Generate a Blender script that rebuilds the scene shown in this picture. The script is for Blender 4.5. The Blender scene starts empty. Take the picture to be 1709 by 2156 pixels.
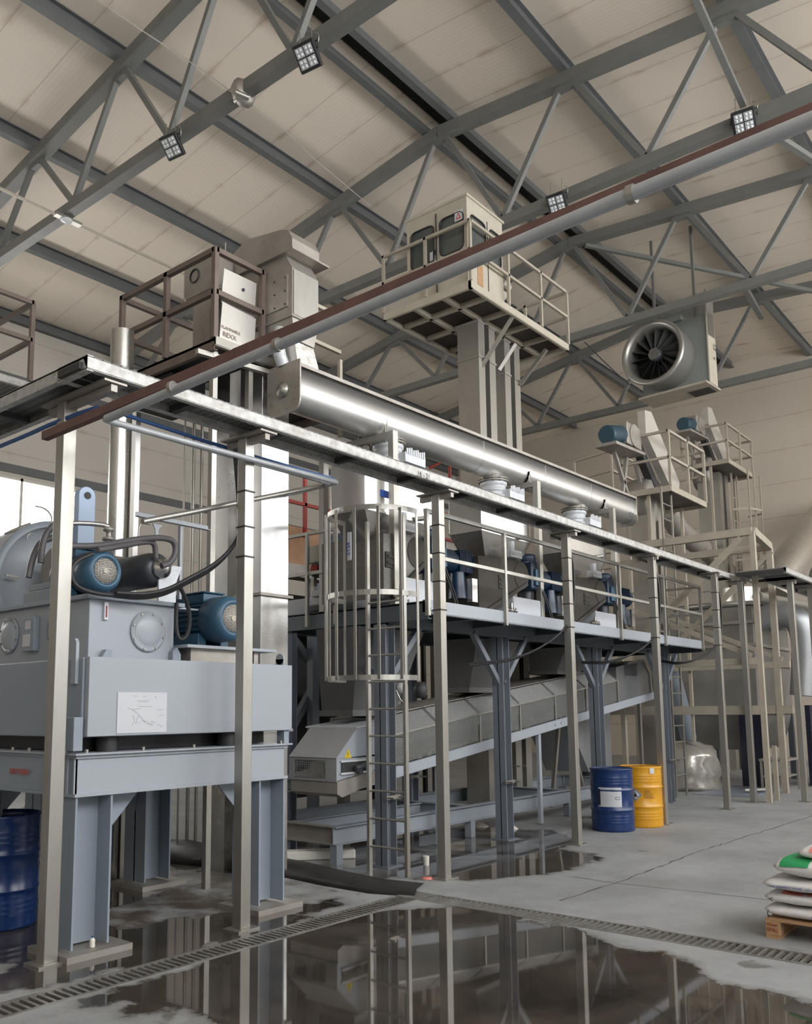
import bpy, bmesh, math, random
from mathutils import Vector, Matrix
random.seed(7)
SC = bpy.context.scene
COL = SC.collection

# ------------------------------------------------------------------ camera
cam_d = bpy.data.cameras.new('camera'); cam = bpy.data.objects.new('camera', cam_d); COL.objects.link(cam)
SC.camera = cam
yaw, pitch, roll = 0.69789537, 0.1273488, -0.0087741
fw = Vector((math.cos(yaw)*math.cos(pitch), math.sin(yaw)*math.cos(pitch), math.sin(pitch)))
rt = Vector((math.sin(yaw), -math.cos(yaw), 0)); up = rt.cross(fw)
R_ = rt*math.cos(roll)+up*math.sin(roll); U_ = -rt*math.sin(roll)+up*math.cos(roll)
M3 = Matrix((R_, U_, -fw)).transposed()
cam.matrix_world = Matrix.Translation((0, 0, 1.7)) @ M3.to_4x4()
cam_d.sensor_fit = 'AUTO'; cam_d.sensor_width = 36.0
cam_d.lens = 1832.2*36.0/2156
cam_d.shift_x = (854.5-786.5)/2156
cam_d.shift_y = (1258.1-1078)/2156
cam_d.clip_start = 0.05; cam_d.clip_end = 200

# ------------------------------------------------------------------ light and exposure
W = bpy.data.worlds.new('sky'); SC.world = W; W.use_nodes = True
W.node_tree.nodes['Background'].inputs[0].default_value = (0.85, 0.92, 1.0, 1)
W.node_tree.nodes['Background'].inputs[1].default_value = 1.0
SC.view_settings.view_transform = 'Standard'
SC.view_settings.look = 'None'
SC.view_settings.gamma = 1.0
SC.view_settings.use_curve_mapping = False
SC.view_settings.exposure = 0.15
PANE = 7.0        # radiance of the daylit clerestory panes
DOOR = 1.6        # radiance of the daylit gate panels

# ------------------------------------------------------------------ materials
def _nt(name):
    m = bpy.data.materials.new(name); m.use_nodes = True
    nt = m.node_tree; b = nt.nodes['Principled BSDF']
    return m, nt, b
def mat(name, col, rough=0.5, metal=0.0, col2=None, scale=3.0, amt=0.5, bump=0.0, bscale=60.0, rvar=0.1, stretch=(1, 1, 1), spec=0.5):
    """painted or bare surface; col2 is patchy dirt/wear of its own colour"""
    m, nt, b = _nt(name); N, L = nt.nodes, nt.links
    b.inputs['Metallic'].default_value = metal
    b.inputs['Specular IOR Level'].default_value = spec
    if col2 is None: col2 = tuple(c*0.82 for c in col)
    g = N.new('ShaderNodeNewGeometry'); mp = N.new('ShaderNodeMapping'); mp.inputs['Scale'].default_value = stretch
    L.new(g.outputs['Position'], mp.inputs['Vector'])
    n = N.new('ShaderNodeTexNoise'); n.inputs['Scale'].default_value = scale; n.inputs['Detail'].default_value = 5; n.inputs['Roughness'].default_value = .6
    L.new(mp.outputs[0], n.inputs['Vector'])
    r = N.new('ShaderNodeMapRange'); r.inputs[1].default_value = .38; r.inputs[2].default_value = .72; r.inputs[3].default_value = 0; r.inputs[4].default_value = amt
    L.new(n.outputs['Fac'], r.inputs[0])
    mx = N.new('ShaderNodeMix'); mx.data_type = 'RGBA'; mx.inputs['A'].default_value = (*col, 1); mx.inputs['B'].default_value = (*col2, 1)
    L.new(r.outputs[0], mx.inputs['Factor']); L.new(mx.outputs['Result'], b.inputs['Base Color'])
    rr = N.new('ShaderNodeMapRange'); rr.inputs[3].default_value = max(rough-rvar, .02); rr.inputs[4].default_value = min(rough+rvar, 1)
    L.new(n.outputs['Fac'], rr.inputs[0]); L.new(rr.outputs[0], b.inputs['Roughness'])
    if bump:
        n2 = N.new('ShaderNodeTexNoise'); n2.inputs['Scale'].default_value = bscale; L.new(mp.outputs[0], n2.inputs['Vector'])
        bp = N.new('ShaderNodeBump'); bp.inputs['Strength'].default_value = bump; bp.inputs['Distance'].default_value = .01
        L.new(n2.outputs['Fac'], bp.inputs['Height']); L.new(bp.outputs[0], b.inputs['Normal'])
    return m
def emis(name, col, s):
    m, nt, b = _nt(name)
    b.inputs['Base Color'].default_value = (*col, 1); b.inputs['Emission Color'].default_value = (*col, 1); b.inputs['Emission Strength'].default_value = s
    return m
M = {}
M['galv'] = mat('galvanised steel', (.43, .42, .39), .42, .85, (.30, .27, .22), 4, .6, stretch=(1, 1, .35))
M['stain'] = mat('stainless steel', (.62, .61, .59), .26, .95, (.45, .43, .40), 2.5, .6, rvar=.08)
M['bright'] = mat('new stainless sheet', (.72, .72, .72), .22, .95, (.62, .62, .62), 2, .5, rvar=.07)
M['tubefin'] = mat('satin stainless tube', (.74, .74, .73), .36, .95, (.6, .6, .6), 2, .4, rvar=.04)
M['dustysteel'] = mat('dusty steel sheet', (.40, .375, .34), .5, .6, (.26, .23, .20), 3, .6)
M['rooftruss'] = mat('grey green roof steel paint', (.17, .172, .16), .5, .0, (.12, .122, .115), 2, .5)
M['purlin'] = mat('grey blue purlin paint', (.125, .13, .13), .5, .0, (.085, .09, .09), 2, .5)
M['blackgap'] = mat('black ridge flashing', (.012, .012, .013), .7)
M['cream'] = mat('cream cabin paint', (.47, .43, .35), .45, 0, (.36, .32, .25), 3, .5)
M['creamrail'] = mat('beige railing paint', (.40, .36, .29), .5, 0, (.28, .24, .19), 4, .5)
M['brownrail'] = mat('brown primer steel', (.17, .13, .11), .55, .1, (.10, .075, .06), 4, .5)
M['rust'] = mat('rusty brown angle', (.14, .07, .06), .65, .0, (.07, .035, .03), 5, .7)
M['bluegrey'] = mat('blue grey machine paint', (.25, .29, .335), .38, 0, (.21, .245, .285), 1.5, .5, rvar=.05)
M['lightgrey'] = mat('light grey machine paint', (.33, .358, .395), .35, 0, (.29, .315, .35), 1.2, .5, rvar=.05)
M['steelblue'] = mat('steel blue column paint', (.165, .185, .215), .42, 0, (.125, .14, .165), 2, .5)
M['darkblue'] = mat('dark structural steel', (.10, .115, .13), .5, 0, (.07, .08, .09), 2, .5)
M['motor'] = mat('teal blue motor paint', (.035, .10, .165), .38, 0, (.03, .075, .12), 3, .5)
M['motor2'] = mat('deep blue gearmotor paint', (.006, .024, .055), .35, 0, (.005, .015, .035), 3, .5)
M['chutesteel'] = mat('dark grey chute steel', (.13, .13, .13), .42, .3, (.09, .088, .082), 1.5, .6)
M['motordark'] = mat('dark teal motor paint', (.02, .055, .08), .45)
M['black'] = mat('black rubber', (.018, .018, .02), .5)
M['dark'] = mat('dark interior steel', (.035, .035, .035), .6)
M['charcoal'] = mat('charcoal housing', (.06, .065, .075), .4, .2)
M['hose'] = mat('grey hose', (.10, .095, .10), .45)
M['white'] = mat('white paper', (.52, .53, .56), .6, 0, (.47, .48, .51))
M['whitebox'] = mat('white coated cover', (.55, .57, .60), .4, 0, (.48, .50, .53))
M['whitevalve'] = mat('white dusted valve body', (.62, .64, .67), .5, .2, (.40, .42, .45), 9, .6, bump=.3, bscale=50)
M['drumblue'] = mat('blue drum paint', (.008, .030, .12), .28, 0, (.006, .02, .085), 5, .4)
M['drumyel'] = mat('yellow drum paint', (.60, .29, .012), .30, 0, (.5, .23, .01), 5, .4)
M['pipeblue'] = mat('blue plastic pipe', (.03, .09, .25), .4)
M['pipegrey'] = mat('grey insulated pipe', (.42, .44, .46), .4, .3, (.30, .30, .30), 6, .5)
M['red'] = mat('red railing paint', (.35, .03, .02), .5)
M['wood'] = mat('pallet wood', (.42, .25, .13), .7, 0, (.28, .16, .08), 8, .6, stretch=(1, 1, 4))
M['yellow'] = mat('yellow sticker', (.85, .62, .02), .5)
M['ink'] = mat('dark print', (.02, .02, .025), .6)
M['inkblue'] = mat('blue print', (.02, .06, .30), .6)
M['inkred'] = mat('red print', (.55, .05, .03), .6)
M['inkgreen'] = mat('green print', (.02, .30, .10), .5)
M['inkpink'] = mat('faded red print', (.75, .25, .20), .5)
M['sack'] = mat('white woven sack', (.70, .68, .66), .45, 0, (.60, .57, .54), 10, .4, bump=.25, bscale=25)
M['foil'] = mat('crumpled plastic film', (.45, .43, .39), .2, .3, (.2, .17, .13), 3, .7, bump=.8, bscale=5)
M['silverduct'] = mat('silver duct', (.66, .64, .60), .36, .95)
M['foam'] = mat('white foam block', (.70, .67, .60), .8)
M['clay'] = mat('orange block wall', (.55, .33, .20), .8, 0, (.38, .22, .14), 6, .6)
M['redbrown'] = mat('red brown rust spots', (.25, .03, .02), .6)

def panel_mat(name, col, col2, joint, jaxis, rib, ribaxis, ribbump=.18, stain=.9, rough=.55):
    """sandwich panel: fine ribs (bump), joint lines every `joint` metres, brown stains along joints"""
    m, nt, b = _nt(name); N, L = nt.nodes, nt.links
    g = N.new('ShaderNodeNewGeometry'); sp = N.new('ShaderNodeSeparateXYZ'); L.new(g.outputs['Position'], sp.inputs[0])
    def math_(op, a, v=None, c=None):
        n = N.new('ShaderNodeMath'); n.operation = op
        if hasattr(a, 'is_output') or not isinstance(a, (int, float)): L.new(a, n.inputs[0])
        else: n.inputs[0].default_value = a
        if v is not None:
            if isinstance(v, (int, float)): n.inputs[1].default_value = v
            else: L.new(v, n.inputs[1])
        if c is not None: n.inputs[2].default_value = c
        return n.outputs[0]
    ja = sp.outputs['XYZ'.index(jaxis)]; ra = sp.outputs['XYZ'.index(ribaxis)]
    fr = math_('FRACT', math_('DIVIDE', ja, joint)); d = math_('ABSOLUTE', math_('SUBTRACT', fr, .5))
    line = math_('GREATER_THAN', d, .5-.012/joint)
    near = math_('MULTIPLY', math_('SUBTRACT', d, .40), 10)      # 0..1 close to the joint
    n1 = N.new('ShaderNodeTexNoise'); n1.inputs['Scale'].default_value = .55; n1.inputs['Detail'].default_value = 4; L.new(g.outputs['Position'], n1.inputs['Vector'])
    n2 = N.new('ShaderNodeTexNoise'); n2.inputs['Scale'].default_value = 1.7; n2.inputs['Detail'].default_value = 6; L.new(g.outputs['Position'], n2.inputs['Vector'])
    st = math_('MULTIPLY', math_('MAXIMUM', near, 0), math_('MULTIPLY', math_('MAXIMUM', math_('SUBTRACT', n2.outputs['Fac'], .5), 0), 4))
    fac = N.new('ShaderNodeMath'); fac.operation = 'MULTIPLY'; fac.use_clamp = True; L.new(st, fac.inputs[0]); fac.inputs[1].default_value = stain
    base = N.new('ShaderNodeMix'); base.data_type = 'RGBA'; base.inputs['A'].default_value = (*col, 1); base.inputs['B'].default_value = (*[c*.86 for c in col], 1)
    L.new(n1.outputs['Fac'], base.inputs['Factor'])
    mx = N.new('ShaderNodeMix'); mx.data_type = 'RGBA'; L.new(base.outputs['Result'], mx.inputs['A']); mx.inputs['B'].default_value = (*col2, 1); L.new(fac.outputs[0], mx.inputs['Factor'])
    mx2 = N.new('ShaderNodeMix'); mx2.data_type = 'RGBA'; L.new(mx.outputs['Result'], mx2.inputs['A']); mx2.inputs['B'].default_value = (*[c*.55 for c in col], 1)
    L.new(math_('MULTIPLY', line, .6), mx2.inputs['Factor']); L.new(mx2.outputs['Result'], b.inputs['Base Color'])
    b.inputs['Roughness'].default_value = rough
    s = math_('SINE', math_('MULTIPLY', ra, 6.2832/rib))
    bp = N.new('ShaderNodeBump'); bp.inputs['Strength'].default_value = ribbump; bp.inputs['Distance'].default_value = .004; L.new(s, bp.inputs['Height']); L.new(bp.outputs[0], b.inputs['Normal'])
    return m
M['ceil'] = panel_mat('cream roof panel', (.75, .665, .56), (.34, .22, .14), 1.0, 'X', .09, 'X')
M['wallL'] = panel_mat('beige wall panel', (.56, .52, .46), (.40, .33, .24), 1.0, 'Z', .12, 'Z')
M['wallF'] = panel_mat('warm beige gable panel', (.60, .53, .44), (.42, .34, .25), 1.1, 'Z', .12, 'Z', ribbump=.12)

def floor_mat():
    m, nt, b = _nt('wet concrete floor'); N, L = nt.nodes, nt.links
    g = N.new('ShaderNodeNewGeometry'); sp = N.new('ShaderNodeSeparateXYZ'); L.new(g.outputs['Position'], sp.inputs[0])
    def mth(op, a, v=None, clamp=False):
        n = N.new('ShaderNodeMath'); n.operation = op; n.use_clamp = clamp
        for i, q in enumerate((a, v)):
            if q is None: continue
            if isinstance(q, (int, float)): n.inputs[i].default_value = q
            else: L.new(q, n.inputs[i])
        return n.outputs[0]
    def noise(s, det=5, ro=.6, dist=0):
        n = N.new('ShaderNodeTexNoise'); n.inputs['Scale'].default_value = s; n.inputs['Detail'].default_value = det
        n.inputs['Roughness'].default_value = ro; n.inputs['Distortion'].default_value = dist; L.new(g.outputs['Position'], n.inputs['Vector']); return n.outputs['Fac']
    X, Y = sp.outputs[0], sp.outputs[1]
    def ell(cx, cy, rx, ry, deg):
        a = math.radians(deg); dx = mth('SUBTRACT', X, cx); dy = mth('SUBTRACT', Y, cy)
        u = mth('ADD', mth('MULTIPLY', dx, math.cos(a)/rx), mth('MULTIPLY', dy, math.sin(a)/rx))
        v = mth('ADD', mth('MULTIPLY', dx, -math.sin(a)/ry), mth('MULTIPLY', dy, math.cos(a)/ry))
        r = mth('SQRT', mth('ADD', mth('MULTIPLY', u, u), mth('MULTIPLY', v, v)))
        return mth('MULTIPLY', mth('SUBTRACT', 1.0, r), min(rx, ry))
    E = [ell(*e) for e in WET]
    w = E[0]
    for e in E[1:]: w = mth('MAXIMUM', w, e)
    for e in DRY: w = mth('MINIMUM', w, mth('MULTIPLY', ell(*e), -1.0))
    nz = mth('MULTIPLY', mth('SUBTRACT', noise(1.6, 9, .62), .5), 1.0)
    wet = mth('MULTIPLY', mth('ADD', w, nz), 22, True)
    damp = mth('MULTIPLY', mth('ADD', mth('ADD', w, nz), .10), 5, True)
    # spots of damp on the dry slab
    spots = mth('MULTIPLY', mth('SUBTRACT', noise(2.3, 4, .5), .66), 30, True)
    spots = mth('MULTIPLY', spots, mth('MULTIPLY', mth('ADD', w, 1.0), 1.2, True))
    dn = N.new('ShaderNodeValToRGB'); dn.color_ramp.elements[0].position = .3; dn.color_ramp.elements[0].color = (.215, .22, .22, 1)
    dn.color_ramp.elements[1].position = .75; dn.color_ramp.elements[1].color = (.365, .375, .38, 1)
    L.new(noise(.9, 8, .7), dn.inputs[0])
    wn = N.new('ShaderNodeValToRGB'); wn.color_ramp.elements[0].position = .35; wn.color_ramp.elements[0].color = (.028, .024, .020, 1)
    wn.color_ramp.elements[1].position = .7; wn.color_ramp.elements[1].color = (.085, .070, .055, 1)
    L.new(noise(1.1, 6, .6, .6), wn.inputs[0])
    # brown silt where the sump floor behind the drain is
    silt = mth('MULTIPLY', mth('MULTIPLY', ell(5.2, 6.7, 2.4, 1.5, 10), 1.3, True), mth('MULTIPLY', mth('SUBTRACT', noise(2.2, 7, .65, .5), .36), 5, True))
    sm = N.new('ShaderNodeMix'); sm.data_type = 'RGBA'; L.new(silt, sm.inputs['Factor']); L.new(dn.outputs[0], sm.inputs['A']); sm.inputs['B'].default_value = (.085, .062, .045, 1)
    mx = N.new('ShaderNodeMix'); mx.data_type = 'RGBA'; L.new(sm.outputs['Result'], mx.inputs['A']); mx.inputs['B'].default_value = (.12, .115, .105, 1)
    L.new(mth('MAXIMUM', damp, spots), mx.inputs['Factor'])
    m2 = N.new('ShaderNodeMix'); m2.data_type = 'RGBA'; L.new(mx.outputs['Result'], m2.inputs['A']); L.new(wn.outputs[0], m2.inputs['B']); L.new(wet, m2.inputs['Factor'])
    # milky film on the far pool between the columns
    milk = mth('MULTIPLY', mth('MULTIPLY', ell(9.0, 6.9, 3.6, 1.9, 0), .9, True), mth('MULTIPLY', mth('SUBTRACT', noise(1.3, 6, .6, 1.2), .40), 5, True))
    m3 = N.new('ShaderNodeMix'); m3.data_type = 'RGBA'; L.new(m2.outputs['Result'], m3.inputs['A']); m3.inputs['B'].default_value = (.22, .225, .23, 1); L.new(milk, m3.inputs['Factor'])
    L.new(m3.outputs['Result'], b.inputs['Base Color'])
    dryr = mth('SUBTRACT', .72, mth('MULTIPLY', noise(.8, 3), .25))
    ro = N.new('ShaderNodeMix'); L.new(wet, ro.inputs['Factor']); L.new(dryr, ro.inputs['A']); ro.inputs['B'].default_value = .035
    L.new(ro.outputs['Result'], b.inputs['Roughness'])
    h = mth('MULTIPLY', mth('SUBTRACT', 1.0, wet), noise(14, 8, .7))
    bp = N.new('ShaderNodeBump'); bp.inputs['Strength'].default_value = .35; bp.inputs['Distance'].default_value = .012; L.new(h, bp.inputs['Height']); L.new(bp.outputs[0], b.inputs['Normal'])
    return m
WET = [(4.7, 3.1, 2.2, 1.45, 62), (3.6, 4.55, .7, .35, 0), (5.5, 4.2, 1.0, .75, 0), (3.9, 3.4, 1.6, .8, 80), (4.1, 5.55, 1.7, .45, -3), (3.4, 6.6, .9, .7, 0), (4.4, 7.2, 1.0, .5, 10),
       (8.9, 6.4, 2.2, 1.35, 0), (8.2, 5.2, 1.0, .55, -20), (9.0, 4.95, .7, .35, 0), (7.6, 8.2, 1.6, 1.0, 0), (5.0, 1.9, .9, .55, -30)]
DRY = [(2.75, 4.55, .32, .25, 0), (6.75, 6.6, .10, .8, 8), (7.6, 4.55, 1.0, .22, -8), (10.6, 4.6, .9, .45, 0)]
M['floor'] = floor_mat()

# ------------------------------------------------------------------ mesh helpers
class MB:
    def __init__(s): s.v = []; s.f = []; s.sm = []
    def add(s, vs, fs, smooth=False):
        o = len(s.v); s.v += [Vector(p) for p in vs]; s.f += [tuple(i+o for i in f) for f in fs]; s.sm += [smooth]*len(fs); return s
    def box(s, a, b):
        x0, x1 = sorted((a[0], b[0])); y0, y1 = sorted((a[1], b[1])); z0, z1 = sorted((a[2], b[2]))
        return s.add([(x0,y0,z0),(x1,y0,z0),(x1,y1,z0),(x0,y1,z0),(x0,y0,z1),(x1,y0,z1),(x1,y1,z1),(x0,y1,z1)],
                     [(0,3,2,1),(4,5,6,7),(0,1,5,4),(1,2,6,5),(2,3,7,6),(3,0,4,7)])
    def cbox(s, c, d, rz=0, M_=None):
        n = len(s.v); s.box((-d[0]/2, -d[1]/2, -d[2]/2), (d[0]/2, d[1]/2, d[2]/2))
        T = Matrix.Translation(c) @ (M_ or Matrix.Rotation(rz, 4, 'Z'))
        for i in range(n, len(s.v)): s.v[i] = T @ s.v[i]
        return s
    def sweep(s, prof, p0, p1, up=(0,0,1), caps=True, smooth=False):
        """extrude a closed 2D profile (side, up) from p0 to p1"""
        p0, p1 = Vector(p0), Vector(p1); d = (p1-p0).normalized(); u = Vector(up)
        if abs(d.dot(u)) > .99: u = Vector((0, 1, 0)) if abs(d.y) < .9 else Vector((1, 0, 0))
        r = d.cross(u).normalized(); u = r.cross(d).normalized(); n = len(prof)
        vs = [p0+r*a+u*b for a, b in prof]+[p1+r*a+u*b for a, b in prof]
        fs = [(i, (i+1) % n, (i+1) % n+n, i+n) for i in range(n)]
        s.add(vs, fs, smooth)
        if caps: s.add(vs, [tuple(range(n))[::-1], tuple(range(n, 2*n))])
        return s
    def bar(s, p0, p1, w, h, up=(0,0,1)):
        return s.sweep([(-w/2,-h/2),(w/2,-h/2),(w/2,h/2),(-w/2,h/2)], p0, p1, up)
    def ibeam(s, p0, p1, w, h, t=.012, up=(0,0,1)):
        a, b, c = w/2, h/2, t/2
        return s.sweep([(-a,-b),(a,-b),(a,-b+t),(c,-b+t),(c,b-t),(a,b-t),(a,b),(-a,b),(-a,b-t),(-c,b-t),(-c,-b+t),(-a,-b+t)], p0, p1, up)
    def chan(s, p0, p1, w, h, t=.01, up=(0,0,1), flip=1):
        a, b = w*flip, h/2; tt = t*flip
        return s.sweep([(0,-b),(a,-b),(a,-b+t),(tt,-b+t),(tt,b-t),(a,b-t),(a,b),(0,b)], p0, p1, up)
    def angle(s, p0, p1, w, t=.008, up=(0,0,1)):
        return s.sweep([(0,0),(w,0),(w,t),(t,t),(t,w),(0,w)], p0, p1, up)
    def cyl(s, p0, p1, r, n=20, r2=None, caps=True):
        p0, p1 = Vector(p0), Vector(p1); d = (p1-p0).normalized(); r2 = r if r2 is None else r2
        a = Vector((0,0,1)) if abs(d.z) < .9 else Vector((1,0,0)); x = d.cross(a).normalized(); y = d.cross(x)
        vs = [p0+(x*math.cos(t)+y*math.sin(t))*r for t in [2*math.pi*i/n for i in range(n)]]+[p1+(x*math.cos(t)+y*math.sin(t))*r2 for t in [2*math.pi*i/n for i in range(n)]]
        s.add(vs, [(i, (i+1) % n, (i+1) % n+n, i+n) for i in range(n)], True)
        if caps: s.add(vs, [tuple(range(n))[::-1], tuple(range(n, 2*n))])
        return s
    def lathe(s, prof, c, axis=(0,0,1), n=28):
        """prof = [(radius, height)] along axis from c"""
        c = Vector(c); d = Vector(axis).normalized(); a = Vector((0,0,1)) if abs(d.z) < .9 else Vector((1,0,0)); x = d.cross(a).normalized(); y = d.cross(x)
        vs = []
        for r, h in prof:
            for i in range(n):
                t = 2*math.pi*i/n; vs.append(c+d*h+(x*math.cos(t)+y*math.sin(t))*max(r, 1e-4))
        fs = [(k*n+i, k*n+(i+1) % n, (k+1)*n+(i+1) % n, (k+1)*n+i) for k in range(len(prof)-1) for i in range(n)]
        return s.add(vs, fs, True)
    def tube(s, pts, r, n=10, smooth_path=0, closed=False):
        P = [Vector(p) for p in pts]
        for _ in range(smooth_path):
            Q = [P[0]]
            for a, b in zip(P[:-1], P[1:]): Q += [a*.75+b*.25, a*.25+b*.75]
            Q.append(P[-1]); P = Q
        m = len(P); vs = []; prev = None
        for i, p in enumerate(P):
            if closed: d = (P[(i+1) % m]-P[i-1]).normalized()
            else: d = (P[min(i+1, m-1)]-P[max(i-1, 0)]).normalized()
            if prev is None:
                a = Vector((0,0,1)) if abs(d.z) < .9 else Vector((1,0,0)); x = d.cross(a).normalized()
            else: x = (prev-d*prev.dot(d)).normalized()
            prev = x; y = d.cross(x)
            vs += [p+(x*math.cos(t)+y*math.sin(t))*r for t in [2*math.pi*k/n for k in range(n)]]
        R = m if closed else m-1
        s.add(vs, [(k*n+i, k*n+(i+1) % n, ((k+1) % m)*n+(i+1) % n, ((k+1) % m)*n+i) for k in range(R) for i in range(n)], True)
        if not closed: s.add(vs, [tuple(range(n))[::-1], tuple(range((m-1)*n, m*n))])
        return s
    def strip(s, pts, w, t, up=(0,0,1)):
        """flat band following points; w along up, t thick"""
        for a, b in zip(pts[:-1], pts[1:]): s.bar(a, b, t, w, up)
        return s
    def prism(s, pts, ext):
        """closed planar polygon pts extruded by vector ext"""
        n = len(pts); e = Vector(ext); P = [Vector(p) for p in pts]
        return s.add(P+[p+e for p in P], [tuple(range(n))[::-1], tuple(range(n, 2*n))]+[(i, (i+1) % n, (i+1) % n+n, i+n) for i in range(n)])
    def frustum(s, a0, a1, z0, b0, b1, z1):
        """rect a at z0 -> rect b at z1"""
        return s.add([(a0[0],a0[1],z0),(a1[0],a0[1],z0),(a1[0],a1[1],z0),(a0[0],a1[1],z0),(b0[0],b0[1],z1),(b1[0],b0[1],z1),(b1[0],b1[1],z1),(b0[0],b1[1],z1)],
                     [(0,3,2,1),(4,5,6,7),(0,1,5,4),(1,2,6,5),(2,3,7,6),(3,0,4,7)])
    def build(s, name, m, parent=None, bevel=0.0, origin=None, **kw):
        me = bpy.data.meshes.new(name)
        if parent is not None: o0 = wloc(parent)
        elif origin is not None: o0 = Vector(origin)
        else:
            xs = [v.x for v in s.v]; ys = [v.y for v in s.v]; zs = [v.z for v in s.v]
            o0 = Vector(((min(xs)+max(xs))/2, (min(ys)+max(ys))/2, min(zs)))
        me.from_pydata([tuple(v-o0) for v in s.v], [], s.f)
        for p, q in zip(me.polygons, s.sm): p.use_smooth = q
        me.validate(); 
        bm = bmesh.new(); bm.from_mesh(me); bmesh.ops.recalc_face_normals(bm, faces=bm.faces); bm.to_mesh(me); bm.free()
        me.materials.append(M[m] if isinstance(m, str) else m)
        o = bpy.data.objects.new(name, me); COL.objects.link(o)
        if parent is not None: o.parent = parent
        else: o.location = o0
        if bevel:
            b = o.modifiers.new('bevel', 'BEVEL'); b.width = bevel; b.segments = 2; b.limit_method = 'ANGLE'; b.angle_limit = .6
        for k, v in kw.items(): o[k] = v
        return o
def wloc(o):
    l = Vector(o.location)
    while o.parent is not None: o = o.parent; l += Vector(o.location)
    return l
def tag(o, label, cat, group=None, kind=None):
    o['label'] = label; o['category'] = cat
    if group: o['group'] = group
    if kind: o['kind'] = kind
    return o
def thing(name, label, cat, loc, group=None):
    o = bpy.data.objects.new(name, None); COL.objects.link(o); o.location = loc; o.empty_display_size = .2
    return tag(o, label, cat, group)
def struct(o): o['kind'] = 'structure'; return o
def copy_tree(o, parent=None):
    c = o.copy(); COL.objects.link(c); c.parent = parent
    for ch in [q for q in COL.objects if q.parent == o]: copy_tree(ch, c)
    return c
def text(s_, size, loc, xdir, ydir, m, parent, name='lettering', depth=.002, align='LEFT', **kw):
    cu = bpy.data.curves.new(name, 'FONT'); cu.body = s_; cu.size = size; cu.extrude = depth/2; cu.align_x = align
    t = bpy.data.objects.new(name, cu); COL.objects.link(t)
    bpy.context.view_layer.update()
    me = bpy.data.meshes.new_from_object(t.evaluated_get(bpy.context.evaluated_depsgraph_get()))
    COL.objects.unlink(t); bpy.data.objects.remove(t)
    x = Vector(xdir).normalized(); y = Vector(ydir); y = (y-x*y.dot(x)).normalized(); z = x.cross(y)
    T = Matrix((x, y, z)).transposed().to_4x4(); T.translation = Vector(loc)-(wloc(parent) if parent else Vector((0,0,0)))
    me.transform(T); me.materials.clear(); me.materials.append(M[m])
    o = bpy.data.objects.new(name, me); COL.objects.link(o)
    if parent: o.parent = parent
    return o
def rail_set(T, pts, h, m, posts=None, w=.04, mid=True, zb=0):
    """railing: posts as children named post, rails as one child"""
    for hh, nm in ((h, 'hand_rail'), (h*.52, 'mid_rail')):
        for a, b in zip(pts[:-1], pts[1:]): MB().bar(Vector(a)+Vector((0,0,hh)), Vector(b)+Vector((0,0,hh)), w, w).build(nm, m, T)
    for p in (posts or pts):
        MB().bar((p[0], p[1], p[2]+zb), (p[0], p[1], p[2]+h+w/2), w, w).build('post', m, T)
M['walkedge'] = mat('scuffed walkway channel', (.50, .50, .48), .5, .35, (.25, .23, .2), 14, .7, bump=.3, bscale=30)
M['pencil'] = mat('pencil lines', (.45, .45, .47), .7)
M['paleblue'] = mat('pale blue paint', (.36, .46, .62), .4)
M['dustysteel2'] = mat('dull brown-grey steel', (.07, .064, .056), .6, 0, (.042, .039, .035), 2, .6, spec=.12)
M['lampglass'] = mat('lamp glass', (.45, .45, .42), .1, 0)
M['belt'] = mat('dusty belt', (.20, .19, .175), .7, 0, (.30, .29, .27), 3, .6)
M['meshmetal'] = mat('galvanised mesh', (.32, .32, .31), .5, .4)
M['hoodmetal'] = mat('cloudy hood', (.20, .205, .21), .25, .4, (.12, .12, .12), 2, .6)
M['greyguard'] = mat('mid grey guard sheet', (.27, .275, .28), .45, 0, (.22, .22, .22), 2, .4)
M['steelblue2'] = mat('lighter steel blue paint', (.24, .265, .295), .4, 0, (.20, .22, .245), 2, .5)
M['crinkle'] = mat('crinkled silver wrap', (.62, .60, .56), .3, .7, (.45, .42, .38), 5, .6, bump=.8, bscale=10)
M['galvlite'] = mat('pale galvanised sheet', (.60, .58, .54), .45, .5, (.48, .45, .41), 3, .5)
M['faint'] = mat('faded brown print', (.30, .22, .17), .7)
M['undersoot'] = mat('dark brown underside sheet', (.055, .048, .042), .5, .2, (.09, .08, .07), 1.5, .6)  # dark brown with slightly lighter patches over the whole plate
M['cabglass'] = mat('dusty tinted glass', (.07, .08, .075), .12, 0, (.14, .14, .13), 2, .5, spec=.6)
M['legsteel'] = mat('dull stainless casing', (.42, .40, .36), .4, .8, (.30, .28, .25), 2, .5)
M['lens'] = mat('led board', (.45, .47, .48), .3, 0); M['lensclear'] = mat('led lens', (.75, .78, .80), .08, 0)
M['fansteel'] = mat('rolled fan steel', (.42, .41, .38), .38, .75, (.30, .29, .26), 2, .5)
M['fanblade'] = mat('dark fan blade', (.10, .10, .095), .5, .4)
M['fanbox'] = mat('grey green fan housing', (.23, .25, .24), .45, .1, (.18, .19, .18), 2, .5)
M['undersoot2'] = mat('grey brown sheet underside', (.14, .13, .12), .5, .2)  # grey brown over the whole plate
M['creamguard'] = mat('pale guard sheet', (.50, .47, .42), .45, .2, (.42, .39, .34), 2, .4)
M['filtersteel'] = mat('dull blotchy steel', (.26, .25, .23), .5, .35, (.17, .16, .145), 1.6, .6)
M['curtain'] = mat('navy plastic curtain', (.012, .014, .03), .35)
M['dullduct'] = mat('dull galvanised duct', (.36, .37, .38), .42, .5, (.28, .28, .28), 2, .5)
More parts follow.
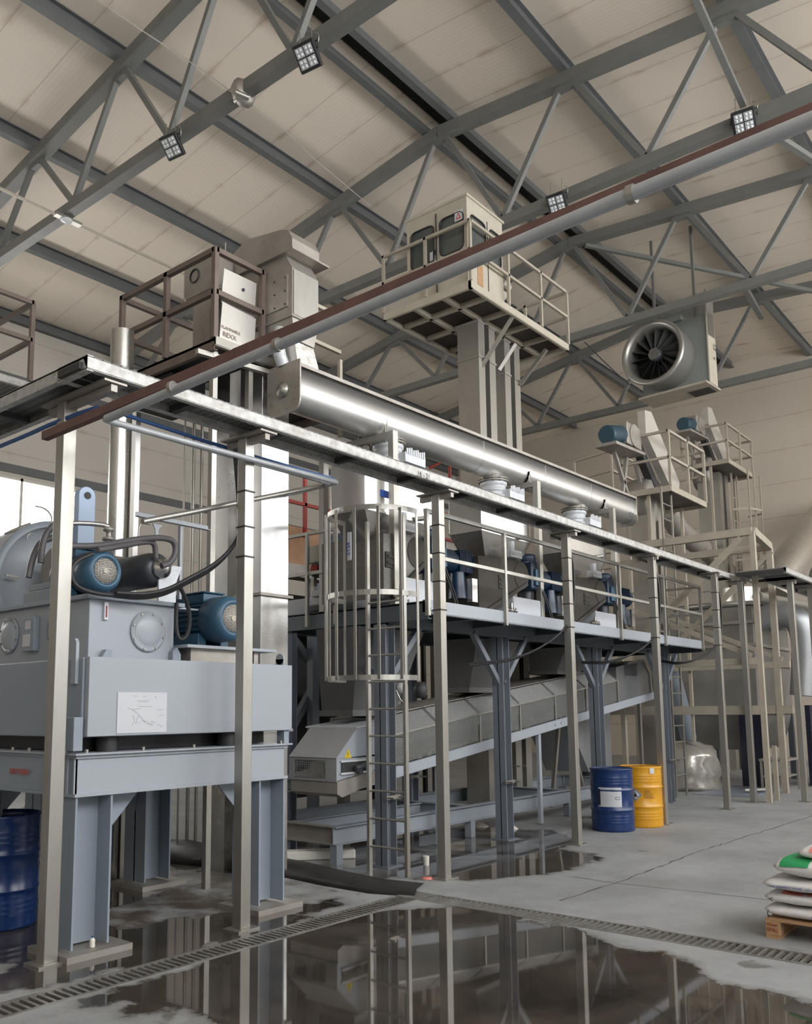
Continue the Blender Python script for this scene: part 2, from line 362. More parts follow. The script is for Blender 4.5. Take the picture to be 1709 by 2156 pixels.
M['tarp'] = mat('blue grey sheet', (.20, .23, .30), .45, 0, (.28, .29, .31), 2, .6)
M['rubble'] = mat('pale rubble', (.42, .39, .34), .9, 0, (.28, .25, .21), 6, .6, bump=.3, bscale=8)
M['blackfilm'] = mat('dark wet film', (.022, .020, .019), .55, 0, (.05, .045, .04), 3, .6, spec=.3)
M['drainsteel'] = mat('galvanised grating', (.34, .33, .31), .45, .6, (.15, .13, .11), 6, .7)
M['crack'] = mat('dirt in the slab joint', (.07, .065, .06), .8)
M['brownprint'] = mat('brown stencil print', (.30, .12, .01), .6)
M['oil'] = mat('dark liquid', (.01, .01, .01), .05, 0)

# ------------------------------------------------------------------ building shell
RIDGE_Y, RIDGE_Z = 9.1, 12.90
def roof_z(y): return RIDGE_Z - (.155*(y-RIDGE_Y) if y > RIDGE_Y else .085*(RIDGE_Y-y))
XR, XF, YL, YR = -7.0, 29.4, 20.1, -6.0
TW = .26
f = MB()
dy0, dy1, dx0, dx1 = 4.90, 5.16, 6.42, 6.70
for a, b in (((XR, dy1), (XF, YL)), ((XR, YR), (dx0, dy0)), ((dx1, YR), (XF, dy1))):
    f.box((a[0], a[1], -.25), (b[0], b[1], 0))
f.box((XR, dy0, -.25), (dx1, dy1, -.12)).box((dx0, YR, -.25), (dx1, dy0, -.12))
struct(f.build('floor', 'floor', origin=(0,0,0)))
# ceiling: two slopes of sandwich panels lying on the purlins
ZC = .36
c = MB()
for y0, y1 in ((YR, RIDGE_Y-.14), (RIDGE_Y+.14, YL)):
    z0, z1 = roof_z(y0)+ZC, roof_z(y1)+ZC
    c.add([(XR,y0,z0),(XF,y0,z0),(XF,y1,z1),(XR,y1,z1),(XR,y0,z0+.1),(XF,y0,z0+.1),(XF,y1,z1+.1),(XR,y1,z1+.1)], [(0,3,2,1),(4,5,6,7),(0,1,5,4),(1,2,6,5),(2,3,7,6),(3,0,4,7)])
struct(c.build('ceiling', 'ceil', origin=(0,0,RIDGE_Z)))
struct(MB().box((XR, RIDGE_Y-.16, RIDGE_Z+ZC+.02), (XF, RIDGE_Y+.16, RIDGE_Z+ZC+.08)).build('trim_1', 'blackgap'))
# walls
def wall_y(name, y, thick, zt, openings, m):
    w = MB(); ys = (y, y+thick)
    xs = sorted(set([XR, XF]+[o[0] for o in openings]+[o[1] for o in openings]))
    for a, b in zip(xs[:-1], xs[1:]):
        op = sorted([(o[2], o[3]) for o in openings if o[0] <= a+1e-6 and o[1] >= b-1e-6]); z = 0
        for z0, z1 in op:
            if z0 > z: w.box((a, ys[0], z), (b, ys[1], z0))
            z = z1
        w.box((a, ys[0], z), (b, ys[1], zt))
    return struct(w.build(name, m))
LWIN = [(1.0, 6.6), (6.6+.25, 12.3)]
wall_y('wall_left', YL, .15, roof_z(YL)+ZC+.05, [(a, b, 4.9, 7.42) for a, b in LWIN], 'wallL')
RWIN = [(-5+5.6*i, -5+5.6*i+5.2) for i in range(6)]
wall_y('wall_right', YR-.15, .15, roof_z(YR)+ZC+.05, [(a, b, 5.4, 10.3) for a, b in RWIN]+[(0.4, 6.4, 0.0, 4.2), (12, 17, 0, 4.2)], 'wallL')
for nm, x, t, m in (('wall_far', XF, .15, 'wallF'), ('wall_rear', XR-.15, .15, 'wallL')):
    w = MB(); w.prism([(x, YR, 0), (x, YL, 0), (x, YL, roof_z(YL)+ZC), (x, RIDGE_Y, RIDGE_Z+ZC+.05), (x, YR, roof_z(YR)+ZC)], (t, 0, 0)); struct(w.build(nm, m))
k = 0
M['pane'] = emis('daylit pane', (.975, .985, 1.0), PANE)
M['paneL'] = emis('daylit pane of the left wall', (1.0, .99, .97), PANE*1.0)
M['gate'] = emis('daylit gate', (.975, .985, 1.0), DOOR)
M['winframe'] = mat('pale window frame', (.62, .60, .52), .5)
def window(x0, x1, y, z0, z1, n, pm):
    global k; k += 1
    T = bpy.data.objects.new('window_%d' % k, None); COL.objects.link(T); T.location = ((x0+x1)/2, y, z0); struct(T)
    MB().box((x0, y-.01, z0), (x1, y+.01, z1)).build('pane', pm, T)
    fr = MB(); t = .07
    s = -1 if y > 0 else 1
    for a in [x0+(x1-x0)*i/n for i in range(n+1)]: fr.box((a-t/2, y+s*.02, z0), (a+t/2, y+s*.09, z1))
    fr.box((x0, y+s*.02, z0), (x1, y+s*.09, z0+t)).box((x0, y+s*.02, z1-t), (x1, y+s*.09, z1))
    fr.build('window_frame', 'winframe', T)
for a, b in LWIN: window(a, b, YL+.08, 4.9, 7.42, 3, 'paneL')
for a, b in RWIN: window(a, b, YR-.08, 5.4, 10.3, 3, 'pane')
window(.4, 6.4, YR-.08, 0, 4.2, 3, 'gate'); window(12, 17, YR-.08, 0, 4.2, 3, 'gate')
# wall girts
for i, (z, ) in enumerate(((7.62,), (9.9,))):
    g_ = MB().chan((XR, YL-.01, z), (XF, YL-.01, z), -.16, .22, .012); struct(g_.build('trim_%d' % (i+2), 'purlin'))

# ------------------------------------------------------------------ roof steelwork
TX = [2.2, 7.62, 13.0, 18.4, 23.9]
TN = [RIDGE_Y+2.73*i for i in range(-5, 5)]
BN = [RIDGE_Y+1.365+2.73*i for i in range(-6, 4)]
TLAB = {2.2: 'roof truss overhead nearest the near end of the hall', 7.62: 'grey roof truss with two floodlights, nearest at upper left', 13.0: 'grey roof truss passing just behind the raised cabin',
        18.4: 'grey roof truss carrying the big extractor fan', 23.9: 'last grey roof truss in front of the far gable wall'}
for x in TX[1:]:
    T = thing('roof_truss', TLAB[x], 'roof truss', (x, RIDGE_Y, 10.4), 'roof trusses')
    tc = MB()
    for a, b in ((YR, RIDGE_Y), (RIDGE_Y, YL)): tc.bar((x, a, roof_z(a)), (x, b, roof_z(b)), .22, .22)
    tc.build('top_chord', 'rooftruss', T)
    MB().bar((x, YR, 10.5), (x, YL, 10.5), .18, .18).build('bottom_chord', 'rooftruss', T)
    for i, b in enumerate(BN):
        for t in (b-1.365, b+1.365):
            if YR-.1 < t < YL+.1 and YR-.1 < b:
                t2 = t+(.12 if t < b else -.12)
                MB().bar((x, b, 10.58), (x, t2, roof_z(t)-.08), .09, .09).build('web', 'rooftruss', T)
    for t in TN: MB().box((x-.05, t-.14, roof_z(t)-.20), (x+.05, t+.14, roof_z(t)+.02)).build('gusset', 'rooftruss', T)
for i, y in enumerate(TN[:]):
    if abs(y-RIDGE_Y) < .1:
        for s in (-1, 1):
            o = MB().ibeam((XR, y+s*.32, roof_z(y)+.23), (XF, y+s*.32, roof_z(y)+.23), .14, .24, .014).build('roof_purlin', 'purlin')
            tag(o, 'roof purlin just %s the dark ridge gap' % ('beyond' if s > 0 else 'before'), 'purlin', 'roof purlins')
        continue
    o = MB().ibeam((XR, y, roof_z(y)+.23), (XF, y, roof_z(y)+.23), .16, .25, .014).build('roof_purlin', 'purlin')
    n = round((y-RIDGE_Y)/2.73)
    tag(o, ('%s roof purlin on the %s side of the ridge gap' % ({1: 'first', 2: 'second', 3: 'third', 4: 'fourth', 5: 'fifth'}[abs(n)], 'window' if n > 0 else 'near')), 'purlin', 'roof purlins')
# braces between trusses
def brace(p0, p1, lab, w=.09, m='rooftruss'):
    tag(MB().bar(p0, p1, w, w).build('roof_brace', m), lab, 'brace', 'roof braces')
brace((7.62, 4.55-1.0, 12.4), (13.000, 3.473, 10.762), 'pale diagonal roof brace rising from the second truss at the upper right corner')
brace((13.0, 3.4, 10.5), (18.4, 2.0, 10.62), 'pale roof brace running off the right edge towards the floodlight row')
brace((18.4, 5.2, 10.6), (23.9, 6.3, 12.1), 'dark roof brace running diagonally above the extractor fan', .12, 'purlin')
brace((18.4, 8.7, 12.72), (23.9, 4.8, 12.3), 'slim roof brace between the last two trusses')

# ------------------------------------------------------------------ overhead walkway on box posts
def plank_walk(T, x0, x1, y0, y1, z, along='x', step=.95, skip=None):
    """pressed plank walkway: side channels, cross angles, plank panels with rows of holes"""
    t = .09
    n = max(1, round(((x1-x0) if along == 'x' else (y1-y0))/step))
    MB().box((x0, y0, z+.035), (x1, y1, z+.05)).build('deck_plate', 'walkplate', T)
    e = MB()
    if along == 'x':
        e.chan((x0, y0, z), (x1, y0, z), -.05, t, .006).chan((x0, y1, z), (x1, y1, z), .05, t, .006)
    else:
        e.chan((x0, y0, z), (x0, y1, z), .05, t, .006).chan((x1, y0, z), (x1, y1, z), -.05, t, .006)
    e.build('edge_channel', 'walkedge', T)
    for i in range(n+1):
        q = i/n
        if along == 'x': MB().bar((x0+(x1-x0)*q, y0+.05, z-.015), (x0+(x1-x0)*q, y1-.05, z-.015), .06, .05).build('cross_member', 'dark', T)
        else: MB().bar((x0+.05, y0+(y1-y0)*q, z-.015), (x1-.05, y0+(y1-y0)*q, z-.015), .06, .05).build('cross_member', 'dark', T)
def perfo(name, col, hole, sx, sy, r):
    m, nt, b = _nt(name); N, L = nt.nodes, nt.links
    g = N.new('ShaderNodeNewGeometry'); mp = N.new('ShaderNodeMapping'); mp.inputs['Scale'].default_value = (sx, sy, (sx+sy)/2)
    L.new(g.outputs['Position'], mp.inputs['Vector'])
    fr = N.new('ShaderNodeVectorMath'); fr.operation = 'FRACTION'; L.new(mp.outputs[0], fr.inputs[0])
    d = N.new('ShaderNodeVectorMath'); d.operation = 'DISTANCE'; L.new(fr.outputs[0], d.inputs[0])
    d.inputs[1].default_value = (.5, .5, .5)
    ms = N.new('ShaderNodeVectorMath'); ms.operation = 'MULTIPLY'; ms.inputs[1].default_value = (1, 1, 0); L.new(fr.outputs[0], ms.inputs[0])
    L.new(ms.outputs[0], d.inputs[0]); d.inputs[1].default_value = (.5, .5, 0)
    lt = N.new('ShaderNodeMath'); lt.operation = 'LESS_THAN'; lt.inputs[1].default_value = r; L.new(d.outputs['Value'], lt.inputs[0])
    mx = N.new('ShaderNodeMix'); mx.data_type = 'RGBA'; mx.inputs['A'].default_value = (*col, 1); mx.inputs['B'].default_value = (*hole, 1); L.new(lt.outputs[0], mx.inputs['Factor'])
    L.new(mx.outputs['Result'], b.inputs['Base Color']); b.inputs['Roughness'].default_value = .55; b.inputs['Metallic'].default_value = .3
    return m
M['walkplate'] = perfo('perforated plank', (.24, .24, .235), (.03, .03, .03), 14, 22, .2)
WT = thing('walkway', 'long narrow overhead walkway of perforated planks carried on steel posts, turning at its left end', 'walkway', (3.1, 5.1, 0))
ZW = 4.03
plank_walk(WT, 3.06, 16.25, 5.06, 5.43, ZW)
plank_walk(WT, 3.06, 3.44, 5.43, 12.5, ZW, 'y')
MB().chan((3.06, 5.06, ZW), (3.06, 5.43, ZW), .05, .11, .006).build('edge_channel', 'walkedge', WT)
POSTS = [(3.30, 5.70, .105), (4.745, 5.36, .1), (7.38, 5.29, .10), (10.17, 5.25, .10), (12.67, 5.13, .10), (15.05, 5.01, .10)]
def box_post(T, x, y, w, h, straps=()):
    MB().box((x-w/2, y-w/2, .012), (x+w/2, y+w/2, h)).build('post', 'galv', T, bevel=.006)
    MB().box((x-w*1.1, y-w*.95, 0), (x+w*1.1, y+w*.95, .014)).build('base_plate', 'galv', T)
    MB().box((x-.09, min(y-.1, 5.08) if y > 4.9 else y-.1, h), (x+.09, y+.22, h+.015)).bar((x, min(y-.1, 5.1) if y > 4.9 else y-.1, h-.03), (x, y+.22, h-.03), .05, .05).build('head_bracket', 'dustysteel', T)
    for z in straps:
        s = MB(); e = w/2+.003
        for a, b in (((-e,-e),(e,-e)),((e,-e),(e,e)),((e,e),(-e,e)),((-e,e),(-e,-e))): s.bar((x+a[0], y+a[1], z), (x+b[0], y+b[1], z), .006, .012)
        s.build('strap', 'black', T)
for i, (x, y, w) in enumerate(POSTS):
    box_post(WT, x, y, w, 3.955, [] if i == 0 else [3.62, 3.32, 3.02, 2.72] if i != 1 else [3.5, 3.2, 2.95])
text('16 - 21', .075, (6.713, 5.055, 3.989), (1, 0, 0), (0, 0, 1), 'ink', WT, 'chalked_number')

W2 = thing('walkway', 'short walkway section at the far right, stepped towards the viewer from the long one', 'walkway', (16.5, 4.1, 0))
plank_walk(W2, 16.0, 17.0, 4.1, 4.98, ZW, 'x')
plank_walk(W2, 17.0, 24.0, 4.1, 4.75, ZW, 'x')
for x, y in ((16.35, 4.98), (16.99, 4.30), (18.2, 4.25)): box_post(W2, x, y, .10, 3.955)

# left high walkway with its railing (upper left edge of the picture)
LP = thing('walkway', 'high walkway with brown handrail at the left edge in front of the window wall', 'walkway', (4.5, 9.5, 5.6))
plank_walk(LP, 3.2, 5.0, 9.5, 10.4, 5.55)
rail_set(LP, [(3.3, 9.5, 5.6), (5.0, 9.5, 5.6), (5.0, 10.4, 5.6)], .98, 'brownrail', [(5.0, 9.5, 5.6), (5.0, 10.4, 5.6)], .05)

# ------------------------------------------------------------------ pipes along the walkway
PR = thing('pipe_rack', 'long rusty brown angle running overhead with a silver pipe lashed beneath it', 'pipe rack', (3.1, 5.6, 3.66))
MB().bar((3.12, 5.68, 3.66), (3.1, 3.6, 3.68), .05, .06).bar((3.1, 3.6, 3.68), (3.08, -5.9, 3.78), .05, .065).build('support_angle', 'rust', PR)
MB().tube([(3.060, 4.803, 3.575), (3.05, 3.6, 3.60), (3.04, 1.3, 3.655), (3.03, -5.9, 3.73)], .028, 14).build('silver_pipe', 'pipegrey', PR, label='silver insulated pipe')
pass
for i, (y, z) in enumerate(((4.1, 3.605), (3.2, 3.612), (1.24, 3.658))): MB().cyl((3.045, y-.014, z), (3.045, y+.014, z), .037, 14).build('pipe_clamp', 'galv', PR)
def pipe(name, pts, r, m, lab, cat='pipe', group=None, sp=0):
    return tag(MB().tube(pts, r, 12, sp).build(name, m), lab, cat, group)
pipe('pipe', [(3.175, 5.000, 3.646), (3.273, 5.050, 3.659), (5.909, 5.420, 3.832), (5.972, 5.460, 3.843), (6.900, 7.435, 4.168)], .024, 'pipegrey', 'upper pale pipe that runs below the walkway and folds back at its right end', sp=1)
pipe('pipe', [(3.456, 5.200, 3.714), (5.194, 5.600, 3.863), (6.396, 5.900, 3.984)], .016, 'pipegrey', 'thinner pale pipe just under the upper one below the walkway')
pipe('pipe', [(3.837, 5.500, 3.126), (4.417, 5.550, 3.318), (5.243, 5.650, 3.601), (6.268, 5.750, 3.952)], .022, 'galv', 'grey pipe rising left to right in front of the bright elevator casing')
pipe('water_pipe', [(3.250, 6.604, 3.804), (3.250, 6.160, 3.807), (3.250, 5.785, 3.817), (3.300, 5.394, 3.841), (3.300, 5.243, 3.819), (3.477, 5.400, 3.882), (4.752, 5.600, 3.924), (6.396, 5.900, 4.044)], .016, 'pipeblue', 'thin blue water pipe crossing behind the first post', 'pipe', sp=1)

# ------------------------------------------------------------------ press stand, oil tank and pumps on the left
S = thing('support_frame', 'pale blue-grey welded steel stand with flanged legs under the oil tank', 'steel frame', (3.45, 5.6, 0))
F0, XL, XRr = 5.62, 3.42, 5.50
b = MB()
b.ibeam((XL, F0+.12, 1.245), (XRr, F0+.12, 1.245), .24, .29, .022)
b.build('front_beam', 'lightgrey', S)
MB().box((XL, F0+.02, 1.12), (XRr-.03, F0+.035, 1.37)).build('front_web', 'lightgrey', S)
MB().box((XL+.01, F0+.02, 1.12), (XL+.025, 10.4, 1.37)).ibeam((XL+.12, F0+.242, 1.245), (XL+.12, 10.5, 1.245), .24, .29, .022).build('side_beam', 'bluegrey', S)
MB().ibeam((XRr-.12, F0+.242, 1.245), (XRr-.12, 10.5, 1.245), .24, .29, .022).build('side_beam', 'bluegrey', S)
MB().box((XL-.02, F0-.03, 1.392), (XRr+.03, 10.5, 1.405)).build('bearing_plate', 'lightgrey', S)
def hleg(x0, x1, y0, y1, z1, T, m='bluegrey'):
    g = MB(); t = .016; ym = (y0+y1)/2
    g.box((x0, y0, .06), (x0+t, y1, z1)).box((x1-t, y0, .06), (x1, y1, z1)).box((x0, ym-t/2, .06), (x1, ym+t/2, z1))
    g.build('leg', m, T)
    MB().box((x0-.08, y0-.09, 0), (x1+.14, y1+.09, .045)).build('foot_plate', 'dustysteel', T)
for y0 in (5.64, 7.25, 9.2):
    hleg(XL+.02, XL+.32, y0, y0+.34, 1.10, S); hleg(XRr-.32, XRr-.02, y0, y0+.34, 1.10, S)
for y0 in (5.80, 7.41):
    MB().prism([(XL+.32, y0, 1.10), (XL+.66, y0, 1.10), (XL+.32, y0, .74)], (0, .014, 0)).build('gusset', 'bluegrey', S)
    MB().prism([(XRr-.32, y0, 1.10), (XRr-.66, y0, 1.10), (XRr-.32, y0, .74)], (0, .014, 0)).build('gusset', 'bluegrey', S)
MB().prism([(XL+.3, 5.98, 1.10), (XL+.3, 6.5, 1.10), (XL+.3, 5.98, .6)], (.014, 0, 0)).build('gusset', 'bluegrey', S)
for i in range(5):
    x = XL+.1+i*.48
    MB().cyl((x, F0+.03, 1.36), (x, F0+.03, 1.43), .014, 6).build('bolt', 'galv', S)
for i in range(5): MB().cyl((XL+.03, F0+.2+i*.25, 1.36), (XL+.03, F0+.2+i*.25, 1.43), .014, 6).build('bolt', 'galv', S)
text('KINTVERN', .06, (3.415, 6.255, 1.231), (0, -1, 0), (0, 0, 1), 'inkred', S, 'stencil', align='RIGHT')
for p in ((3.75, 5.75), (4.9, 5.75)):
    tag(MB().cyl((p[0], p[1], 1.406), (p[0], p[1], 1.512), .08, 20).build('damper_pad', 'black'), 'black rubber damper between stand and oil tank', 'damper', 'dampers under the tank')

TK = thing('oil_tank', 'large pale grey rectangular tank with a paper drawing taped on its front', 'tank', (3.5, 5.6, 1.5))
MB().box((3.475, 5.66, 1.515), (5.53, 10.3, 2.09)).build('tank_body', 'bluegrey', TK, bevel=.01)
MB().box((3.49, 5.60, 1.52), (5.53, 5.655, 2.095)).build('front_panel', 'lightgrey', TK, bevel=.006)
MB().prism([(3.475, 7.0, 1.53), (3.475, 7.004, 1.53), (3.475, 7.004, 2.08), (3.475, 7.0, 2.08)], (-.003, 0, 0)).build('weld_seam', 'dustysteel', TK)
for (x, y, z) in ((3.47, 5.75, 2.0),):
    MB().prism([(x-.02, y-.03, z-.1), (x-.02, y+.03, z-.1), (x-.02, y+.03, z+.2), (x-.02, y+.01, z+.23), (x-.02, y-.01, z+.23), (x-.02, y-.03, z+.2)], (.025, 0, 0)).build('lifting_lug', 'lightgrey', TK)
MB().box((5.44, 5.62, 2.09), (5.452, 5.72, 2.15)).cyl((5.44, 5.67, 2.15), (5.452, 5.67, 2.15), .05, 16).build('lifting_lug', 'lightgrey', TK)
MB().box((3.40, 5.63, 1.42), (3.475, 5.75, 1.66)).build('corner_block', 'bluegrey', TK, bevel=.006)
MB().box((5.46, 5.63, 1.40), (5.52, 5.72, 1.52)).build('corner_block', 'bluegrey', TK)
MB().box((3.58, 5.85, 1.41), (5.42, 10.0, 1.512)).build('underside_pan', 'black', TK)  # black block added to stand in for the shaded gap under the tank
# paper drawing
pa = (3.727, 5.595, 1.840); pb = (4.168, 5.595, 1.538)
PP = thing('paper_drawing', 'white sheet with a pencil sketch taped to the front of the grey tank', 'paper', (pa[0], 5.596, pb[2]))
MB().box((pa[0], 5.594, pb[2]), (pb[0], 5.598, pa[2])).build('sheet', 'white', PP)
sk = MB()
wd, ht = pb[0]-pa[0], pa[2]-pb[2]
def S2(u, v): return (pa[0]+wd*u, 5.5925, pb[2]+ht*v)
for L_ in ([(.38, .80), (.65, .80)], [(.42, .76), (.6, .765)], [(.42, .66), (.7, .64)], [(.2, .62), (.3, .58), (.45, .60)], [(.3, .58), (.42, .45), (.36, .22), (.5, .30), (.62, .28)], [(.42, .45), (.55, .25), (.7, .22)],
           [(.6, .22), (.7, .18), (.78, .24), (.68, .28)], [(.8, .2), (.92, .14)], [(.82, .42), (.93, .42)], [(.8, .56), (.94, .57)], [(.3, .44), (.34, .3), (.3, .2)], [(.33, .88), (.33, .93)], [(.38, .88), (.38, .93)], [(.74, .9), (.78, .86)], [(.5, .9), (.56, .9)]):
    sk.tube([S2(*q) for q in L_], .0016, 4)
sk.build('pencil_sketch', 'pencil', PP)

UP = thing('pump_tank', 'smaller grey tank on the oil tank with round bolted covers and flat lid', 'tank', (3.66, 5.9, 2.09))
MB().box((3.66, 5.9, 2.095), (4.45, 7.68, 2.555)).build('tank_body', 'lightgrey', UP, bevel=.006)
MB().box((3.62, 5.86, 2.555), (4.53, 7.72, 2.59)).build('lid', 'bluegrey', UP, bevel=.004)
def cover(c, ax, r):
    T = MB().lathe([(0.0, .035), (r*.4, .033), (r*.72, .026), (r*.80, .014), (r*.80, .014), (r, .014), (r, 0), (0, 0)], c, ax, 40).build('round_cover', 'lightgrey', UP)
    bt = MB(); a = Vector(ax); u = a.cross(Vector((0,0,1))).normalized()
    for i in range(8):
        t = i*math.pi/4+.3; p = Vector(c)+(u*math.cos(t)+Vector((0,0,1))*math.sin(t))*r*.9+a*.012
        MB().cyl(p, p+a*.012, .009, 6).build('bolt', 'dustysteel', T)
cover((4.19, 5.898, 2.335), (0, -1, 0), .165)
for y in (6.33, 7.10): cover((3.658, y, 2.345), (-1, 0, 0), .155)
MB().box((3.775, 5.875, 2.40), (3.81, 5.90, 2.54)).build('level_gauge', 'whitebox', UP, bevel=.004)
MB().box((3.786, 5.871, 2.42), (3.797, 5.876, 2.51)).build('level_gauge_slot', 'redbrown', UP)
MB().box((3.61, 6.62, 2.19), (3.66, 6.80, 2.47)).build('terminal_box', 'bluegrey', UP, bevel=.006)
MB().box((3.607, 6.68, 2.37), (3.611, 6.76, 2.44)).box((3.607, 6.68, 2.23), (3.611, 6.79, 2.33)).build('label_plate', 'white', UP)
for x in (3.78, 4.43): MB().prism([(x-.03, 5.84, 2.10), (x+.05, 5.84, 2.10), (x+.05, 5.84, 2.16), (x+.01, 5.84, 2.22), (x-.03, 5.84, 2.18)] if x > 4 else [(x-.04, 5.84, 2.10), (x+.05, 5.84, 2.10), (x+.05, 5.84, 2.17), (x-.0, 5.84, 2.17)], (0, .05, 0)).build('lug', 'bluegrey', UP)

def grille_mat():
    m, nt, b = _nt('fan grille mesh'); N, L = nt.nodes, nt.links
    g = N.new('ShaderNodeNewGeometry'); sp = N.new('ShaderNodeSeparateXYZ'); L.new(g.outputs['Position'], sp.inputs[0])
    cb = N.new('ShaderNodeCombineXYZ'); L.new(sp.outputs[0], cb.inputs[0]); L.new(sp.outputs[2], cb.inputs[1])
    v = N.new('ShaderNodeTexVoronoi'); v.inputs['Scale'].default_value = 75; v.inputs['Randomness'].default_value = .25; v.voronoi_dimensions = '2D'; L.new(cb.outputs[0], v.inputs['Vector'])
    lt = N.new('ShaderNodeMath'); lt.operation = 'LESS_THAN'; lt.inputs[1].default_value = .36; L.new(v.outputs['Distance'], lt.inputs[0])
    mx = N.new('ShaderNodeMix'); mx.data_type = 'RGBA'; mx.inputs['A'].default_value = (.50, .46, .40, 1); mx.inputs['B'].default_value = (.015, .018, .02, 1); L.new(lt.outputs[0], mx.inputs['Factor'])
    L.new(mx.outputs['Result'], b.inputs['Base Color']); b.inputs['Roughness'].default_value = .5
    return m
M['grille'] = grille_mat()
def motor(name, c, r, length, lab, group=None, box=True):
    """foot-mounted electric motor, axis along +Y, fan cover facing -Y at c"""
    T = thing(name, lab, 'motor', (c[0], c[1], c[2]-r-.06), group)
    MB().lathe([(r*.60, .0), (r*.66, -.01), (r*.78, -.012), (r*.95, .03), (r, .07), (r, .24), (r*.9, .25)], c, (0, 1, 0), 40).build('fan_cover', 'motor', T)
    MB().lathe([(0, .002), (r*.60, .002), (r*.60, .006)], c, (0, 1, 0), 32).build('fan_grille', 'grille', T, label='pale wire fan grille')
    MB().cyl((c[0], c[1]-.006, c[2]), (c[0], c[1]+.003, c[2]), r*.13, 16).build('grille_badge', 'cream', T)
    MB().cyl((c[0], c[1]+.24, c[2]), (c[0], c[1]+length, c[2]), r*.80, 28).build('frame', 'motor', T)
    for i in range(26):
        t = 2*math.pi*i/26; d = Vector((math.cos(t), 0, math.sin(t))); p = Vector((c[0], c[1]+.26, c[2]))+d*r*.87
        q = p+Vector((0, length-.30, 0)); s = d.cross(Vector((0,1,0)))*.005
        MB().add([p-s-d*r*.1, p+s-d*r*.1, p+s+d*r*.07, p-s+d*r*.07, q-s-d*r*.1, q+s-d*r*.1, q+s+d*r*.07, q-s+d*r*.07], [(0,3,2,1),(4,5,6,7),(0,1,5,4),(1,2,6,5),(2,3,7,6),(3,0,4,7)]).build('cooling_fin', 'motor', T)
    MB().lathe([(0, 0), (r*.95, 0), (r*.95, .05), (r*.7, .09), (0, .09)], (c[0], c[1]+length, c[2]), (0, 1, 0), 28).build('end_shield', 'motor', T)
    MB().box((c[0]-r*.85, c[1]+.27, c[2]-r-.06), (c[0]-r*.4, c[1]+length-.03, c[2]-r*.62)).build('foot', 'motor', T, bevel=.008)
    MB().box((c[0]+r*.4, c[1]+.27, c[2]-r-.06), (c[0]+r*.85, c[1]+length-.03, c[2]-r*.62)).build('foot', 'motor', T, bevel=.008)
    if box: MB().box((c[0]-r*.55, c[1]+.28, c[2]+r*.78), (c[0]+r*.55, c[1]+length-.08, c[2]+r*1.18)).box((c[0]-r*.62, c[1]+.26, c[2]+r*1.18), (c[0]+r*.62, c[1]+length-.06, c[2]+r*1.25)).build('terminal_box', 'motor', T, bevel=.008)
    return T
motor('electric_motor', (3.79, 5.90, 2.785), .17, .50, 'teal electric motor lying on the lid of the pump tank', 'teal motors')
motor('electric_motor', (5.06, 5.86, 2.505), .205, .78, 'larger teal electric motor on the low shelf right of the pump tank', 'teal motors')
o = thing('motor_shelf', 'grey steel shelf holding the larger teal motor beside the pump tank', 'shelf', (4.47, 5.75, 2.09))
MB().box((4.47, 5.74, 2.215), (5.47, 6.9, 2.24)).build('top_plate', 'lightgrey', o)
MB().box((4.55, 5.80, 2.09), (5.05, 6.8, 2.215)).build('base_block', 'dustysteel', o)
MB().box((5.25, 5.80, 2.09), (5.30, 6.8, 2.215)).build('base_block', 'dustysteel', o)
# charcoal pump beside the first motor
PU = thing('hydraulic_pump', 'charcoal cylindrical pump with a silver end cap and ribbed flange', 'pump', (4.55, 6.1, 2.6))
pc = (4.44, 6.10, 2.90)
MB().lathe([(0, 0), (.10, 0), (.14, .04), (.14, .10), (.15, .12), (.15, .66), (0, .66)], pc, (0, 1, 0), 36).build('body', 'charcoal', PU)
MB().lathe([(0, -.10), (.045, -.10), (.05, -.05), (.085, -.045), (.085, 0), (0, 0)], pc, (0, 1, 0), 28).build('end_cap', 'stain', PU, label='silver end cap')
for i in range(10):
    t = i*.628; MB().cyl((pc[0]+.115*math.cos(t), pc[1]+.02, pc[2]+.115*math.sin(t)), (pc[0]+.115*math.cos(t), pc[1]+.05, pc[2]+.115*math.sin(t)), .012, 6).build('flange_bolt', 'dark', PU)
MB().prism([(4.42, 6.08, 2.59), (4.60, 6.08, 2.59), (4.60, 6.08, 2.80), (4.66, 6.08, 2.94), (4.56, 6.08, 2.94), (4.42, 6.08, 2.80)], (0, .02, 0)).build('bracket', 'whitevalve', PU, label='pale cast bracket')
# big press cylinder at the left edge
BC = thing('press_cylinder', 'big pale blue drum-shaped press housing at the left edge of the picture', 'housing', (4.35, 7.0, 2.59))
bc = (4.46, 7.8, 2.93)
MB().lathe([(0, .02), (.38, .02), (.55, .05), (.575, .0), (.62, .0), (.62, .05), (.60, .08), (.60, 1.6), (0, 1.6)], bc, (0, 1, 0), 64).build('drum', 'lightgrey', BC)
MB().lathe([(.57, -.012), (.63, -.012), (.63, .03), (.57, .03)], bc, (0, 1, 0), 64).build('rim', 'bluegrey', BC)
MB().box((4.0, 7.9, 2.095), (4.9, 9.3, 2.45)).build('cradle', 'bluegrey', BC)
MB().cyl((4.497, 8.300, 3.262), (4.323, 8.300, 3.508), .10, 20).cyl((4.323, 8.300, 3.508), (4.301, 8.300, 3.544), .14, 20).build('filler_neck', 'dustysteel', BC)
MB().tube([(4.129, 7.760, 3.334), (4.123, 7.760, 3.366), (4.165, 7.760, 3.400), (4.185, 7.760, 3.384)], .006, 6, 2).build('handle', 'galv', BC)
MB().bar((3.926, 7.750, 2.963), (4.047, 7.750, 2.954), .02, .02).build('bracket', 'galv', BC)
